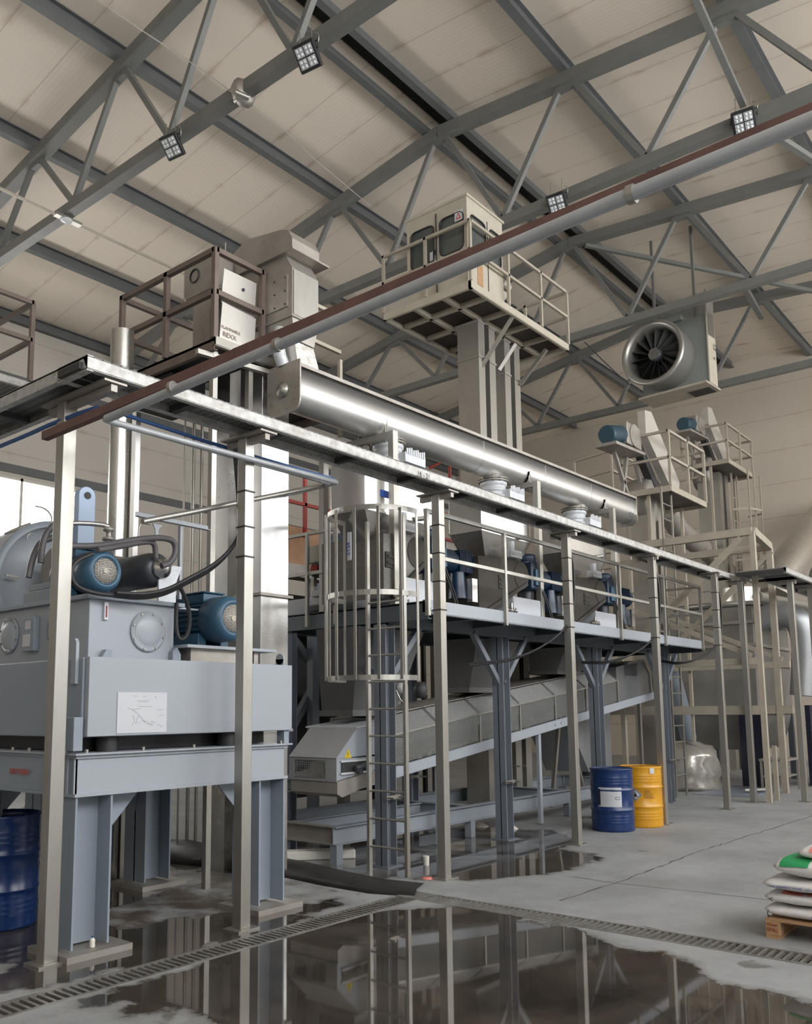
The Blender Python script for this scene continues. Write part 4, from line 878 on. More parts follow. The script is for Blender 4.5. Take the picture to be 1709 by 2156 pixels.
# mesh: diagonal strands
gx0, gx1 = 7.75, 14.9
H_ = .38
def mesh_side(x0, x1, y_at, zlo, zhi, pitch=.042):
    m_ = MB(); n = int((x1-x0+ (zhi-zlo))/pitch)
    def P3(x, h): 
        y = y_at(h); return (x, y, cz(x)+h)
    for s in (1, -1):
        for k_ in range(-int((zhi-zlo)/.6/pitch)-1, int((x1-x0)/pitch)+int((zhi-zlo)/.6/pitch)+2):
            xs = x0+k_*pitch; xe = xs+s*(zhi-zlo)/.55
            a, b = (xs, zlo), (xe, zhi)
            # clip in x
            def clip(p, q):
                t0, t1 = 0., 1.; dx = q[0]-p[0]
                if abs(dx) < 1e-9: return None
                for bound, sg in ((x0, 1), (x1, -1)):
                    v = (bound-p[0])/dx
                    if sg*dx > 0: t0 = max(t0, v)
                    else: t1 = min(t1, v)
                return (t0, t1) if t0 < t1 else None
            c = clip(a, b)
            if not c: continue
            pa = (a[0]+(b[0]-a[0])*c[0], a[1]+(b[1]-a[1])*c[0]); pb = (a[0]+(b[0]-a[0])*c[1], a[1]+(b[1]-a[1])*c[1])
            m_.bar(P3(*pa), P3(*pb), .005, .009, (0, 1, 0))
    return m_
segs = [(7.95, 9.0), (9.0, 9.95), (9.95, 11.0), (11.0, 12.05), (12.05, 13.1), (13.1, 14.3)]
for x0, x1 in segs:
    mesh_side(x0+.02, x1-.02, lambda h: 6.50+.02, .02, .37).build('mesh_panel', 'meshmetal', BCV)
    mesh_side(x0+.02, x1-.02, lambda h: 6.52+(h-.38)*1.15, .38, .57).build('mesh_panel', 'meshmetal', BCV)
    MB().add([(x0, 6.75, cz(x0)+.585), (x1, 6.75, cz(x1)+.585), (x1, 7.35, cz(x1)+.585), (x0, 7.35, cz(x0)+.585), (x0, 6.75, cz(x0)+.595), (x1, 6.75, cz(x1)+.595), (x1, 7.35, cz(x1)+.595), (x0, 7.35, cz(x0)+.595)],
             [(0,3,2,1),(4,5,6,7),(0,1,5,4),(1,2,6,5),(2,3,7,6),(3,0,4,7)]).build('top_cover', 'dustysteel', BCV)
for x in [s[0] for s in segs]+[14.3]:
    MB().strip([(x, 6.50, cz(x)), (x, 6.50, cz(x)+.375), (x, 6.75, cz(x)+.59), (x, 7.36, cz(x)+.59), (x, 7.36, cz(x))], .03, .012, (1, 0, 0)).build('guard_hoop', 'galv', BCV)
MB().bar((7.95, 6.50, cz(7.95)+.375), (14.3, 6.50, cz(14.3)+.375), .012, .02).build('guard_rail', 'galv', BCV)
MB().bar((7.95, 7.36, cz(7.95)+.30), (14.3, 7.36, cz(14.3)+.30), .008, .55).build('rear_cover', 'greyguard', BCV)
# upper rounded clear hood at the head
hood = [(0, 0), (1.45, .0), (1.42, .36), (1.15, .62), (.45, .62), (0, .60)]
MB().prism([(14.3+a, 6.52, cz(14.3+a)+b) for a, b in hood], (0, .82, 0)).build('head_hood', 'hoodmetal', BCV, label='dull rounded hood at the upper end')
MB().strip([(15.75, 6.50, cz(15.75)), (15.72, 6.50, cz(15.7)+.36), (15.45, 6.50, cz(15.45)+.63), (14.75, 6.50, cz(14.7)+.63)], .012, .04, (0, 1, 0)).build('hood_rim', 'galv', BCV)
MB().box((14.65, 6.51, 2.25), (15.15, 6.515, 2.50)).build('hood_window', 'dark', BCV)
for x, y in ((9.05, 7.3), (9.05, 6.56), (11.6, 6.56), (11.6, 7.3), (15.3, 6.56), (15.3, 7.3)):
    MB().bar((x, y, .012), (x, y, cz(x)-.13), .07, .05, (0,1,0)).build('leg', 'lightgrey' if x < 12 else 'stain', BCV)
# tail box
t1, t2, t3, t4, t5 = (7.33, 1.49), (7.0, 1.17), (7.0, .935), (7.82, 1.05), (7.95, 1.565)
MB().prism([(a, 6.42, b) for a, b in (t1, t2, (7.0, 1.17), (7.82, 1.17), (7.95, 1.20), t5)], (0, .012, 0)).prism([(7.0, 6.42, 1.17), (7.0, 6.42, .935), (7.82, 6.42, 1.045), (7.95, 6.42, 1.2)], (0, .012, 0)).build('tail_side', 'lightgrey', BCV, label='pale tail guard side')
MB().add([(7.33, 6.40, 1.49), (7.33, 7.12, 1.49), (6.99, 7.12, 1.17), (6.99, 6.40, 1.17), (7.33, 6.40, 1.50), (7.33, 7.12, 1.50), (6.98, 7.12, 1.18), (6.98, 6.40, 1.18)], [(0,1,2,3),(7,6,5,4),(0,3,7,4),(1,5,6,2),(0,4,5,1),(3,2,6,7)]).build('tail_front_slope', 'greyguard', BCV)
MB().prism([(7.33, 6.40, 1.49), (7.95, 6.40, 1.56), (7.95, 6.40, 1.575), (7.33, 6.40, 1.505)], (0, .80, 0)).build('tail_top', 'whitebox', BCV)
fr = MB(); X0_ = 6.985
fr.box((X0_, 6.40, .93), (X0_+.012, 6.56, 1.17)).box((X0_, 7.04, .93), (X0_+.012, 7.12, 1.17)).box((X0_, 6.56, .93), (X0_+.012, 7.04, .955)).box((X0_, 6.56, 1.15), (X0_+.012, 7.04, 1.17)); fr.build('tail_front_frame', 'greyguard', BCV)
gm = MB()
for j in range(17): gm.box((X0_+.004, 6.57+.028*j, .955), (X0_+.008, 6.574+.028*j, 1.15))
for j in range(8): gm.box((X0_+.003, 6.56, .965+.026*j), (X0_+.007, 7.04, .969+.026*j))
gm.build('tail_grille', 'meshmetal', BCV)
MB().box((7.15, 6.6, .98), (7.3, 6.95, 1.12)).build('tail_roller_cover', 'cream', BCV)
MB().prism([(7.0, 6.40, .93), (7.95, 6.40, 1.05), (7.95, 6.40, .96), (7.08, 6.40, .76), (7.0, 6.40, .80)], (0, .7, 0)).build('tail_pan', 'dustysteel', BCV)
MB().box((7.08, 6.405, 1.02), (7.55, 6.418, 1.13)).build('slot', 'dark', BCV)
MB().box((7.06, 6.395, 1.0), (7.6, 6.41, 1.02)).box((7.06, 6.395, 1.13), (7.6, 6.41, 1.15)).build('slot_frame', 'whitebox', BCV)
MB().cyl((7.25, 6.36, 1.06), (7.45, 6.36, 1.09), .03, 12).cyl((7.28, 6.36, 1.03), (7.28, 6.30, 1.02), .03, 10).build('tension_screw', 'charcoal', BCV)
st = (7.194, 6.415, 1.218)
MB().prism([(st[0]-.055, 6.419, st[2]-.045), (st[0]+.055, 6.419, st[2]-.045), (st[0], 6.419, st[2]+.055)], (0, -.003, 0)).build('warning_sticker', 'yellow', BCV, label='yellow triangular warning sticker')
MB().prism([(st[0]-.035, 6.4155, st[2]-.034), (st[0]+.035, 6.4155, st[2]-.034), (st[0], 6.4155, st[2]+.036)], (0, -.001, 0)).build('warning_sign_border', 'ink', BCV)
MB().prism([(st[0]-.030, 6.4140, st[2]-.031), (st[0]+.030, 6.4140, st[2]-.031), (st[0], 6.4140, st[2]+.030)], (0, -.001, 0)).build('warning_sign_field', 'yellow', BCV)
MB().bar((st[0]-.006, 6.4125, st[2]+.012), (st[0]+.005, 6.4125, st[2]-.022), .006, .004, (0,1,0)).build('warning_sign_mark', 'ink', BCV)
# ------------------------------------------------------------------ skid frame on the floor
SK = thing('skid_frame', 'blue-grey beam frame lying low between the mezzanine columns', 'frame', (7.3, 6.7, 0))
for y in (6.70, 8.2): MB().ibeam((7.25, y, .31), (15.4, y, .31), .11, .20, .012).build('long_beam', 'steelblue2', SK)
for x in (7.31, 9.95, 12.7, 15.35): MB().ibeam((x, 6.76, .31), (x, 8.14, .31), .11, .20, .012).build('cross_beam', 'dustysteel' if x < 8 else 'steelblue2', SK)
MB().ibeam((7.4, 7.5, .33), (9.9, 7.5, .33), .09, .14, .012).build('cross_beam', 'steelblue2', SK)
for x in (7.31, 9.95, 12.7, 15.35):
    for y in (6.70, 8.2): MB().box((x-.05, y-.05, 0), (x+.05, y+.05, .21)).build('foot', 'steelblue2', SK)
# cable drops from the walkway posts to the deck
for n, (px, py, y0) in enumerate(((10.24, 5.19, 0), (12.76, 5.07, 0), (15.14, 4.95, 0))):
    for s in (0, 1):
        o = .022*s
        pipe('cable', [(px-.18-o, py+.22, 3.93), (px-.02, py+.08+o, 3.86), (px+.0+o, py+.0+o, 3.6), (px+o, py+o, 3.2), (px-.02+o, py+.02, 2.85-o), (px-.28, py+.16+o, 2.55), (px-.75, py+.45+o, 2.30+.05*n-o), (px-1.15+.3*n, py+.9, 2.25+.12*n-o)], .013, 'black',
             ['black cable curving down from the fourth walkway post under the deck', 'black cable curving down from the fifth walkway post under the deck', 'black cable curving down from the sixth walkway post under the deck'][n], 'cable', ['cables at the fourth post', 'cables at the fifth post', 'cables at the sixth post'][n], sp=2)
    

# ------------------------------------------------------------------ bucket elevator on the left with its service platform
EL = thing('bucket_elevator', 'tall shiny bucket elevator with curved hood rising past the walkway at left of centre', 'elevator', (6.4, 7.1, 0))
for z0, z1 in ((0, 1.5), (1.5, 2.93), (2.93, 5.9)):
    MB().box((6.21, 6.76, z0), (6.61, 7.12, z1-.01)).build('casing', 'bright' if z0 > 2 else 'stain', EL, bevel=.003)
    MB().box((6.17, 6.72, z1-.03), (6.65, 7.16, z1+.0)).build('flange', 'dustysteel', EL)
for z0, z1 in ((0, 2.93), (2.93, 5.9)): MB().box((6.21, 7.30, z0), (6.61, 7.62, z1-.01)).build('return_casing', 'stain', EL)
EH = thing('discharge_housing', 'dusty steel head box with rounded hood on top of the left bucket elevator', 'elevator housing', (6.4, 7.0, 5.9))
MB().box((6.20, 6.30, 5.86), (6.60, 6.80, 6.40)).frustum((6.20, 6.30), (6.60, 6.80), 6.40, (6.20, 6.40), (6.60, 6.80), 6.58).box((6.20, 6.80, 5.92), (6.60, 7.62, 6.58)).build('head_box', 'dustysteel', EH)
MB().frustum((6.26, 6.32), (6.56, 6.60), 5.62, (6.20, 6.30), (6.60, 6.78), 5.86).build('discharge_spout', 'dustysteel', EH)
MB().box((6.215, 6.285, 5.88), (6.59, 6.30, 6.39)).build('front_cover', 'galv', EH, label='pale front cover')
MB().box((6.18, 6.28, 5.85), (6.62, 6.82, 5.87)).build('flange', 'dustysteel', EH)
MB().box((6.185, 6.36, 5.98), (6.20, 6.74, 6.34)).build('inspection_door', 'dustysteel', EH)
for y in (6.39, 6.55, 6.71):
    for z in (6.01, 6.16, 6.31): MB().cyl((6.176, y, z), (6.186, y, z), .009, 6).build('bolt', 'dark', EH)
hd = [(6.30, 6.60), (6.30, 6.74), (6.36, 6.85), (6.48, 6.90), (7.05, 6.99), (7.30, 6.88), (7.60, 6.60)]
MB().prism([(6.20, y, z) for y, z in hd], (.42, 0, 0)).build('hood', 'dustysteel', EH)
MB().box((6.15, 6.24, 6.58), (6.72, 7.70, 6.60)).build('hood_flange', 'dustysteel', EH)
MB().cyl((6.1, 7.28, 6.58), (6.1, 7.28, 7.0), .008, 6).box((6.08, 7.20, 6.25), (6.13, 7.33, 6.62)).build('rod_holder', 'galv', EH)
EB = thing('drive_box', 'grey rounded drive box with a round opening beside the elevator head', 'box', (5.95, 7.5, 6.35))
MB().box((5.9, 7.22, 6.38), (6.2, 7.80, 6.80)).build('housing', 'dustysteel', EB, bevel=.05)
MB().lathe([(.07, 0), (.085, 0), (.085, .012), (.07, .012)], (5.90, 7.57, 6.62), (-1, 0, 0), 28).build('round_opening', 'dark', EB)
MB().box((5.95, 7.35, 5.52), (6.05, 7.65, 6.38)).build('pedestal', 'dustysteel', EB)
tag(MB().tube([(6.237, 6.500, 5.768), (6.189, 6.500, 5.618), (6.210, 6.500, 5.491), (6.268, 6.500, 5.386)], .07, 14, 1).build('canvas_sleeve', 'whitevalve'), 'dusty white sleeve curling down beside the trough end plate', 'sleeve')
tag(MB().frustum((6.34, 6.34), (6.68, 6.58), 5.335, (6.27, 6.33), (6.56, 6.59), 5.61).build('foil_wrap', 'crinkle'), 'crinkled silver wrap between elevator spout and trough', 'wrap')
SP = thing('service_platform', 'service platform with brown handrails around the head of the left bucket elevator', 'platform', (5.5, 6.7, 5.4))
ZP = 5.5
MB().box((5.50, 6.72, ZP-.03), (6.2, 8.45, ZP)).box((6.62, 7.2, ZP-.03), (7.9, 8.45, ZP)).build('floor_plate', 'dark', SP)
MB().chan((5.50, 6.72, ZP-.06), (5.50, 8.45, ZP-.06), .05, .12, .008).build('edge_channel', 'brownrail', SP)
MB().chan((5.50, 6.70, ZP-.03), (6.60, 6.70, ZP-.03), -.05, .10, .008).build('edge_channel', 'galv', SP)
MB().chan((5.50, 8.45, ZP-.06), (7.9, 8.45, ZP-.06), .05, .12, .008).build('edge_channel', 'brownrail', SP)
MB().bar((5.38, 6.85, ZP-.15), (6.55, 6.66, ZP-.15), .06, .05).build('under_beam', 'galv', SP)
MB().bar((7.9, 7.0, ZP-.06), (7.9, 8.45, ZP-.06), .05, .12).build('edge_channel', 'brownrail', SP)
rail_set(SP, [(6.16, 6.72, ZP), (5.50, 6.72, ZP), (5.50, 8.40, ZP), (7.9, 8.40, ZP)], .96, 'brownrail', [(5.50, 6.72, ZP), (5.50, 7.54, ZP), (5.50, 8.38, ZP), (6.16, 6.72, ZP), (7.9, 8.40, ZP), (6.6, 8.4, ZP)], .055)
rail_set(SP, [(7.03, 6.92, 5.58), (7.64, 6.92, 5.58)], .96, 'creamrail', [(7.64, 6.92, 5.0)], .045)
MB().bar((7.1, 6.92, 5.64), (7.64, 6.92, 5.70), .04, .06).build('edge_channel', 'creamrail', SP)
for x, y in ((5.58, 6.82), (5.58, 8.35), (7.8, 8.35), (6.05, 6.80)): MB().box((x-.03, y-.03, 0), (x+.03, y+.03, ZP-.1)).build('leg', 'galv', SP)
MB().box((5.6, 7.6, 5.1), (6.1, 8.2, 5.4)).build('under_tray', 'dark', SP)
for i, (pts, lab) in enumerate((([(5.66, 6.77, 6.34), (6.12, 6.77, 6.345), (6.11, 6.79, 5.93), (5.64, 6.79, 5.96)], 'upper of two pale steel sheets leaning in the handrail, with a small hole'), ([(5.63, 6.755, 5.955), (6.10, 6.755, 5.925), (6.08, 6.76, 5.52), (5.60, 6.76, 5.52)], 'lower of two pale steel sheets leaning in the handrail, with faded print'))):
    SH = tag(MB().prism(pts, (0, .004, 0)).build('steel_sheet', 'galvlite'), lab, 'sheet', 'steel sheets on the handrail')
    if i:
        text('FLAMMABLE', .048, (5.62, 6.752, 5.66), (1, 0, .0), (0, 0, 1), 'faint', SH, 'faded_print'); text('REXX', .075, (5.64, 6.752, 5.58), (1, 0, .0), (0, 0, 1), 'faint', SH, 'faded_print')
    else: MB().cyl((5.93, 6.764, 6.20), (5.93, 6.769, 6.20), .018, 12).build('hole', 'dark', SH)
# ladder and frames just left of the elevator casing
EG = thing('ladder', 'narrow ladder on bright rails between flue and elevator casing', 'ladder', (6.2, 7.5, 0))
for p in ((6.271, 7.500, 4.351), (6.562, 7.500, 4.410)): MB().box((p[0]-.02, 7.47, 0), (p[0]+.02, 7.53, 5.3)).build('stringer', 'galv', EG)
la, lb = (6.271, 7.500, 4.351), (6.562, 7.500, 4.410)
for i in range(17): MB().cyl((la[0], 7.5, .3+.29*i), (lb[0], 7.5, .3+.29*i), .012, 8).build('rung', 'dark', EG)

# ------------------------------------------------------------------ cabin on its raised platform
ZK = 8.3
K = thing('cabin_platform', 'raised beige platform with handrails carrying the glazed cabin, seen from below', 'platform', (10.8, 7.03, ZK-.12))
kx0, kx1, ky0, ky1 = 10.80, 14.0, 7.03, 8.80
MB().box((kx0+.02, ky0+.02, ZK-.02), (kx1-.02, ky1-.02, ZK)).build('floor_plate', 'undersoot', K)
MB().chan((kx0, ky0, ZK-.06), (kx1, ky0, ZK-.06), -.05, .13, .008).build('edge_channel', 'cream', K)
MB().chan((kx0, ky0, ZK-.06), (kx0, ky1, ZK-.06), .05, .13, .008).build('edge_channel', 'cream', K)
MB().chan((kx1, ky0, ZK-.06), (kx1, ky1, ZK-.06), -.05, .13, .008).build('edge_channel', 'cream', K)
MB().chan((kx0, ky1, ZK-.06), (kx1, ky1, ZK-.06), .05, .13, .008).build('edge_channel', 'cream', K)
for y in (7.62, 8.2): MB().bar((kx0+.05, y, ZK-.06), (kx1-.05, y, ZK-.06), .06, .08).build('under_beam', 'creamrail', K)
for x in (11.35, 12.0, 12.7, 13.35): MB().bar((x, ky0+.05, ZK-.06), (x, ky1-.05, ZK-.06), .06, .08).build('under_beam', 'creamrail', K)
rail_set(K, [(kx0, 8.80, ZK), (kx0, ky0, ZK), (kx1, ky0, ZK), (kx1, 8.8, ZK)], 1.0, 'creamrail', [(kx0, 8.78, ZK), (kx0, 7.9, ZK), (kx0, ky0, ZK), (11.93, ky0, ZK), (13.02, ky0, ZK), (kx1, ky0, ZK), (kx1, 7.9, ZK), (kx1, 8.8, ZK)], .045)
for a, b in (((12.136, 7.080, 8.205), (11.883, 7.600, 7.330)), ((12.736, 7.400, 7.994), (12.488, 7.600, 7.496)), ((13.250, 7.080, 7.982), (13.203, 7.600, 7.446))): MB().bar(a, b, .05, .06).build('strut', 'galv', K)
CN = thing('cabin', 'small beige cabin with rounded windows on the raised platform', 'cabin', (10.88, 7.13, ZK))
cx0, cx1, cy0, cy1, cz1 = 10.88, 11.94, 7.13, 8.33, 9.78
def pane_wall(axis, at, thick, lo, hi, z0, z1, wins, nm):
    """wall plate with rounded window openings via boolean-free strips"""
    w = MB()
    xs = sorted(set([lo, hi]+[q for a in wins for q in (a[0], a[1])]))
    for a, b in zip(xs[:-1], xs[1:]):
        win = [q for q in wins if q[0] <= a+1e-6 and q[1] >= b-1e-6]
        zs = [(z0, z1)] if not win else [(z0, win[0][2]), (win[0][3], z1)]
        for s, e in zs:
            if axis == 'y': w.box((a, at, s), (b, at+thick, e))
            else: w.box((at, a, s), (at+thick, b, e))
    # rounded corners
    for a, b, s, e in wins:
        r = .09
        for u, v, su, sv in ((a, s, 1, 1), (b, s, -1, 1), (b, e, -1, -1), (a, e, 1, -1)):
            pts = [(u, v)]+[(u+su*r*(1-math.sin(t)), v+sv*r*(1-math.cos(t))) for t in [i*math.pi/10 for i in range(6)]]
            if axis == 'y': w.prism([(p, at, q) for p, q in pts], (0, thick, 0))
            else: w.prism([(at, p, q) for p, q in pts], (thick, 0, 0))
    W_ = w.build('wall_panel', 'cream', CN)
    for a, b, s, e in wins:
        r = .09; ring = []
        for u, v, t0 in ((b-r, e-r, 0), (a+r, e-r, 90), (a+r, s+r, 180), (b-r, s+r, 270)):
            ring += [(u+r*math.cos(math.radians(t0+t)), v+r*math.sin(math.radians(t0+t))) for t in (0, 30, 60, 90)]
        if axis == 'y':
            MB().tube([(p, at, q) for p, q in ring], .012, 6, closed=True).build('window_seal', 'black', CN)
            MB().box((a, at+thick*.5, s), (b, at+thick*.5+.005, e)).build('window_pane', 'cabglass', CN)
        else:
            MB().tube([(at, p, q) for p, q in ring], .012, 6, closed=True).build('window_seal', 'black', CN)
            MB().box((at+thick*.5, a, s), (at+thick*.5+.005, b, e)).build('window_pane', 'cabglass', CN)
pane_wall('x', cx0, .04, cy0, cy1, ZK+.02, cz1, [(7.20, 7.66, 8.93, 9.57), (7.78, 8.25, 8.88, 9.55)], 'left')
pane_wall('y', cy0, .04, cx0+.04, cx1, ZK+.02, cz1, [(10.97, 11.42, 8.93, 9.53), (11.53, 11.88, 8.93, 9.52)], 'front')
MB().box((cx1-.04, cy0+.04, ZK+.02), (cx1, cy1, cz1)).box((cx0+.04, cy1-.04, ZK+.02), (cx1-.04, cy1, cz1)).build('rear_walls', 'cream', CN)
MB().box((cx0-.03, cy0-.03, cz1), (cx1+.03, cy1+.03, cz1+.04)).build('roof', 'cream', CN, bevel=.008)
MB().box((10.855, 7.715, ZK+.05), (10.875, 7.725, 9.7)).box((10.855, 7.73, 9.0), (10.875, 7.75, 9.08)).build('door_edge', 'dark', CN)
MB().box((11.46, 7.12, ZK+.05), (11.47, 7.13, 9.6)).build('door_edge', 'dark', CN)
MB().box((11.15, 7.122, ZK+.1), (11.30, 7.13, 8.75)).build('worn_patch', 'wood', CN, label='worn brown streaked patch')
MB().box((10.872, 7.21, 9.42), (10.88, 7.36, 9.60)).build('warning_sticker', 'white', CN, label='white sticker with a red triangle')
MB().prism([(10.871, 7.235, 9.45), (10.871, 7.335, 9.45), (10.871, 7.285, 9.56)], (-.002, 0, 0)).build('sticker_triangle', 'inkred', CN)
MB().prism([(10.868, 7.26, 9.465), (10.868, 7.31, 9.465), (10.868, 7.285, 9.525)], (-.002, 0, 0)).build('sticker_triangle_field', 'white', CN)
MB().box((10.872, 7.80, 8.93), (10.88, 7.86, 9.08)).build('small_label', 'white', CN)
# twin-leg elevators under the cabin platform
def twin(x, y, lab):
    T = thing('twin_elevator', lab, 'elevator', (x, y, 0), 'elevator legs under the cabin')
    for dx in (0, .33):
        for z0, z1 in ((0, 2.6), (2.6, 5.2), (5.2, 7.55), (7.55, ZK-.13)):
            MB().box((x+dx, y, z0), (x+dx+.19, y+.42, z1-.01)).build('casing', 'legsteel', T)
            MB().box((x+dx-.015, y-.015, z1-.04), (x+dx+.205, y+.435, z1-.01)).build('flange', 'dustysteel', T)
    MB().box((x+.19, y+.1, 0), (x+.33, y+.3, ZK-.15)).build('infill', 'dark', T)  # dark box added as the shade in the open gap between the legs
twin(11.78, 7.55, 'nearer pair of square elevator casings rising to the cabin platform'); twin(12.72, 7.62, 'farther pair of square elevator casings rising to the cabin platform')
EM = thing('drive_unit', 'grey machine part on the platform right of the cabin', 'drive', (12.3, 7.6, ZK))
MB().box((12.25, 7.6, ZK), (12.45, 8.1, ZK+1.0)).build('casing', 'dustysteel', EM)
MB().box((12.5, 7.7, ZK), (12.62, 8.0, ZK+.75)).frustum((12.62, 7.7), (12.66, 7.74), ZK+.35, (12.5, 7.6), (12.9, 7.9), ZK+.75).build('chute', 'dustysteel', EM)
MB().cyl((12.7, 7.65, ZK+.9), (12.95, 7.65, ZK+.9), .09, 16).build('gear', 'dustysteel', EM)

# ------------------------------------------------------------------ floodlights, bulkhead light, hanging wire
def floodlight(p, lab):
    T = thing('floodlight', lab, 'floodlight', p, 'floodlights on the trusses')
    x, y, z = p; ct = Vector(p)
    Rm = Matrix.Translation(ct) @ Matrix.Rotation(math.radians(8), 4, 'Z') @ Matrix.Rotation(math.radians(46), 4, 'Y')
    def loc(mb, nm, m, **k_):
        mb.v = [Rm @ v for v in mb.v]; return mb.build(nm, m, T, **k_)
    h = .17
    ring = MB(); ring.box((-h, -h, -.03), (h, h, .035)); loc(ring, 'housing', 'black', bevel=.02)
    fn = MB()
    for i in range(9): fn.box((-h*.8, -h*.8+i*h*.2-.004, .035), (h*.8, -h*.8+i*h*.2+.004, .06))
    loc(fn, 'heat_sink', 'black')
    for sx in (-1, 1):
        for sy in (-1, 1):
            q = loc(MB().box((sx*.068-.06, sy*.068-.06, -.042), (sx*.068+.06, sy*.068+.06, -.029)), 'lens_plate', 'lens')
            le = MB()
            for a in (-1, 1):
                for b in (-1, 1): le.lathe([(.0, -.014), (.012, -.012), (.02, -.005), (.022, 0)], (sx*.068+a*.027, sy*.068+b*.027, -.042), (0, 0, 1), 10)
            for a in (-1, 1):
                for b in (-1, 1): loc(MB().lathe([(.0, -.014), (.012, -.012), (.02, -.005), (.022, 0)], (sx*.068+a*.027, sy*.068+b*.027, -.042), (0, 0, 1), 10), 'lens', 'lensclear')
    MB().tube([ct+Vector((0, -.19, .02)), ct+Vector((0, -.19, .14)), ct+Vector((0, .19, .14)), ct+Vector((0, .19, .02))], .010, 6).build('bracket', 'dark', T)
    for dy in (-.12, .10): MB().tube([(x-.04, y+dy, z+.13), (x-.04, y+dy, z+.40)], .007, 6).build('hook_bolt', 'galv', T)
    MB().tube([(x+.02, y-.17, z+.10), (x+.0, y-.22, z+.2), (x, y-.14, z+.27)], .008, 6, 2).build('cable', 'galv', T)
floodlight((7.50, 7.35, 10.24), 'black floodlight under the first truss, nearest the top edge'); floodlight((7.50, 10.23, 10.26), 'black floodlight under the first truss, at upper left')
floodlight((12.85, 6.56, 10.34), 'black floodlight just above the rusty angle, right of the cabin'); floodlight((12.85, 3.44, 10.40), 'black floodlight at the upper right under the second truss')
TB = thing('strip_light', 'small oval lamp on a long pale conduit under the roof at the left edge', 'lamp', (7.62, 13.6, 10.36))
MB().box((5.0, 13.42, 10.36), (7.4, 13.46, 10.40)).box((7.9, 13.42, 10.36), (13.0, 13.46, 10.40)).build('conduit', 'creamrail', TB)
MB().lathe([(0, -.05), (.06, -.045), (.10, -.02), (.11, 0), (0, 0)], (7.62, 13.44, 10.36), (0, 0, 1), 20).build('glass', 'lensclear', TB)
MB().box((7.4, 13.38, 10.36), (7.9, 13.5, 10.41)).build('base', 'galv', TB)
CL = thing('pipe_joint', 'rough grey clamp collar on the lower chord of the first truss', 'clamp', (7.62, 8.75, 10.5))
MB().lathe([(0, -.10), (.15, -.10), (.20, -.04), (.20, .04), (.15, .10), (0, .10)], (7.62, 8.75, 10.48), (0, 1, 0), 8).build('collar', 'dustysteel', CL)
MB().cyl((7.45, 8.72, 10.38), (7.62, 8.62, 10.34), .04, 8).cyl((7.5, 8.8, 10.3), (7.56, 8.75, 10.4), .02, 8).build('bolt', 'galv', CL)
pipe('hanging_wire', [(7.55, 8.73, 10.4), (8.672, 9.082, 10.700), (9.745, 9.456, 10.900), (11.625, 9.742, 11.000)], .008, 'galvlite', 'thin pale wire trailing from the clamp collar towards the cabin', 'wire')
pipe('hanging_wire', [(7.55, 8.80, 10.42), (7.294, 9.564, 11.200), (6.762, 10.001, 11.600), (6.214, 10.401, 12.000)], .008, 'galvlite', 'thin pale wire running from the clamp collar to the upper left', 'wire')

# ------------------------------------------------------------------ big extractor fan
fc = Vector((18.950, 7.419, 9.839))
FN = thing('extractor_fan', 'big round steel extractor fan with square housing hung under the roof at right', 'fan', fc)
an = math.radians(176); ax_ = Vector((math.cos(an), math.sin(an), 0))
R0 = .77
MB().lathe([(R0*.80, -.62), (R0*.80, -.06), (R0*.86, .0), (R0*.96, .03), (R0*1.0, -.02), (R0*.97, -.09), (R0*.93, -.12), (R0*.93, -.78)], fc, ax_, 56).build('inlet_ring', 'fansteel', FN)
MB().lathe([(0, -.50), (R0*.8, -.50), (R0*.8, -.52)], fc, ax_, 40).build('back_disc', 'dark', FN)
MB().lathe([(0, -.10), (.10, -.10), (.16, -.14), (.16, -.46), (0, -.46)], fc, ax_, 28).build('hub', 'charcoal', FN)
side = Vector((0,0,1)).cross(ax_).normalized(); zz = Vector((0,0,1))
hb = MB()
for i in range(-3, 4):
    for j in range(-3, 4):
        u, v = i*.042+(j % 2)*.021, j*.037
        if u*u+v*v < .13**2: MB().lathe([(.012, 0), (.018, 0), (.018, .01), (.012, .01)], fc+ax_*-.10+side*u+zz*v, ax_, 8).build('hub_guard', 'dustysteel', FN)
for i in range(15):
    t = 2*math.pi*i/15+.1; e = side*math.cos(t)+zz*math.sin(t); q = -side*math.sin(t)+zz*math.cos(t)
    r1, r2 = .15, R0*.79
    a, b = fc-ax_*.18+e*r1, fc-ax_*.16+e*r2
    w1, w2 = .05, .10
    vs = [a+q*w1-ax_*.0, a-q*w1*.6-ax_*.20, b-q*w2*.6-ax_*.28, b+q*w2+ax_*.0]
    vs += [v+ax_*.008+q*.004 for v in vs]
    MB().add(vs, [(0,1,2,3),(7,6,5,4),(0,4,5,1),(1,5,6,2),(2,6,7,3),(3,7,4,0)]).build('blade', 'fanblade', FN)
def obox(c, dx, dy, dz, m, nm):  # box in fan axes: dx along axis, dy along side
    b = MB(); b.box((-dx/2, -dy/2, -dz/2), (dx/2, dy/2, dz/2)); T = Matrix((ax_, side, zz)).transposed().to_4x4(); T.translation = c
    b.v = [T @ v for v in b.v]; return b.build(nm, m, FN)
sgn = 1 if (side.y < 0) else -1
hc = fc-ax_*.93+side*sgn*.18
for s in (-1, 1): pass
fp = MB(); 
obox(hc+zz*.05, .34, 1.62, 1.66, 'fanbox', 'square_housing'); 
sgn = 1 if (side.y < 0) else -1
obox(hc+zz*.05+side*sgn*.83, .42, .03, 1.70, 'cream', 'side_panel')
obox(hc-zz*.82, .80, 1.66, .05, 'creamrail', 'base_frame')
obox(hc-zz*.85-ax_*.15+side*sgn*.5, .4, .5, .03, 'dark', 'base_opening')
obox(hc+zz*.95, .5, .5, .12, 'fanbox', 'hanger_plate')
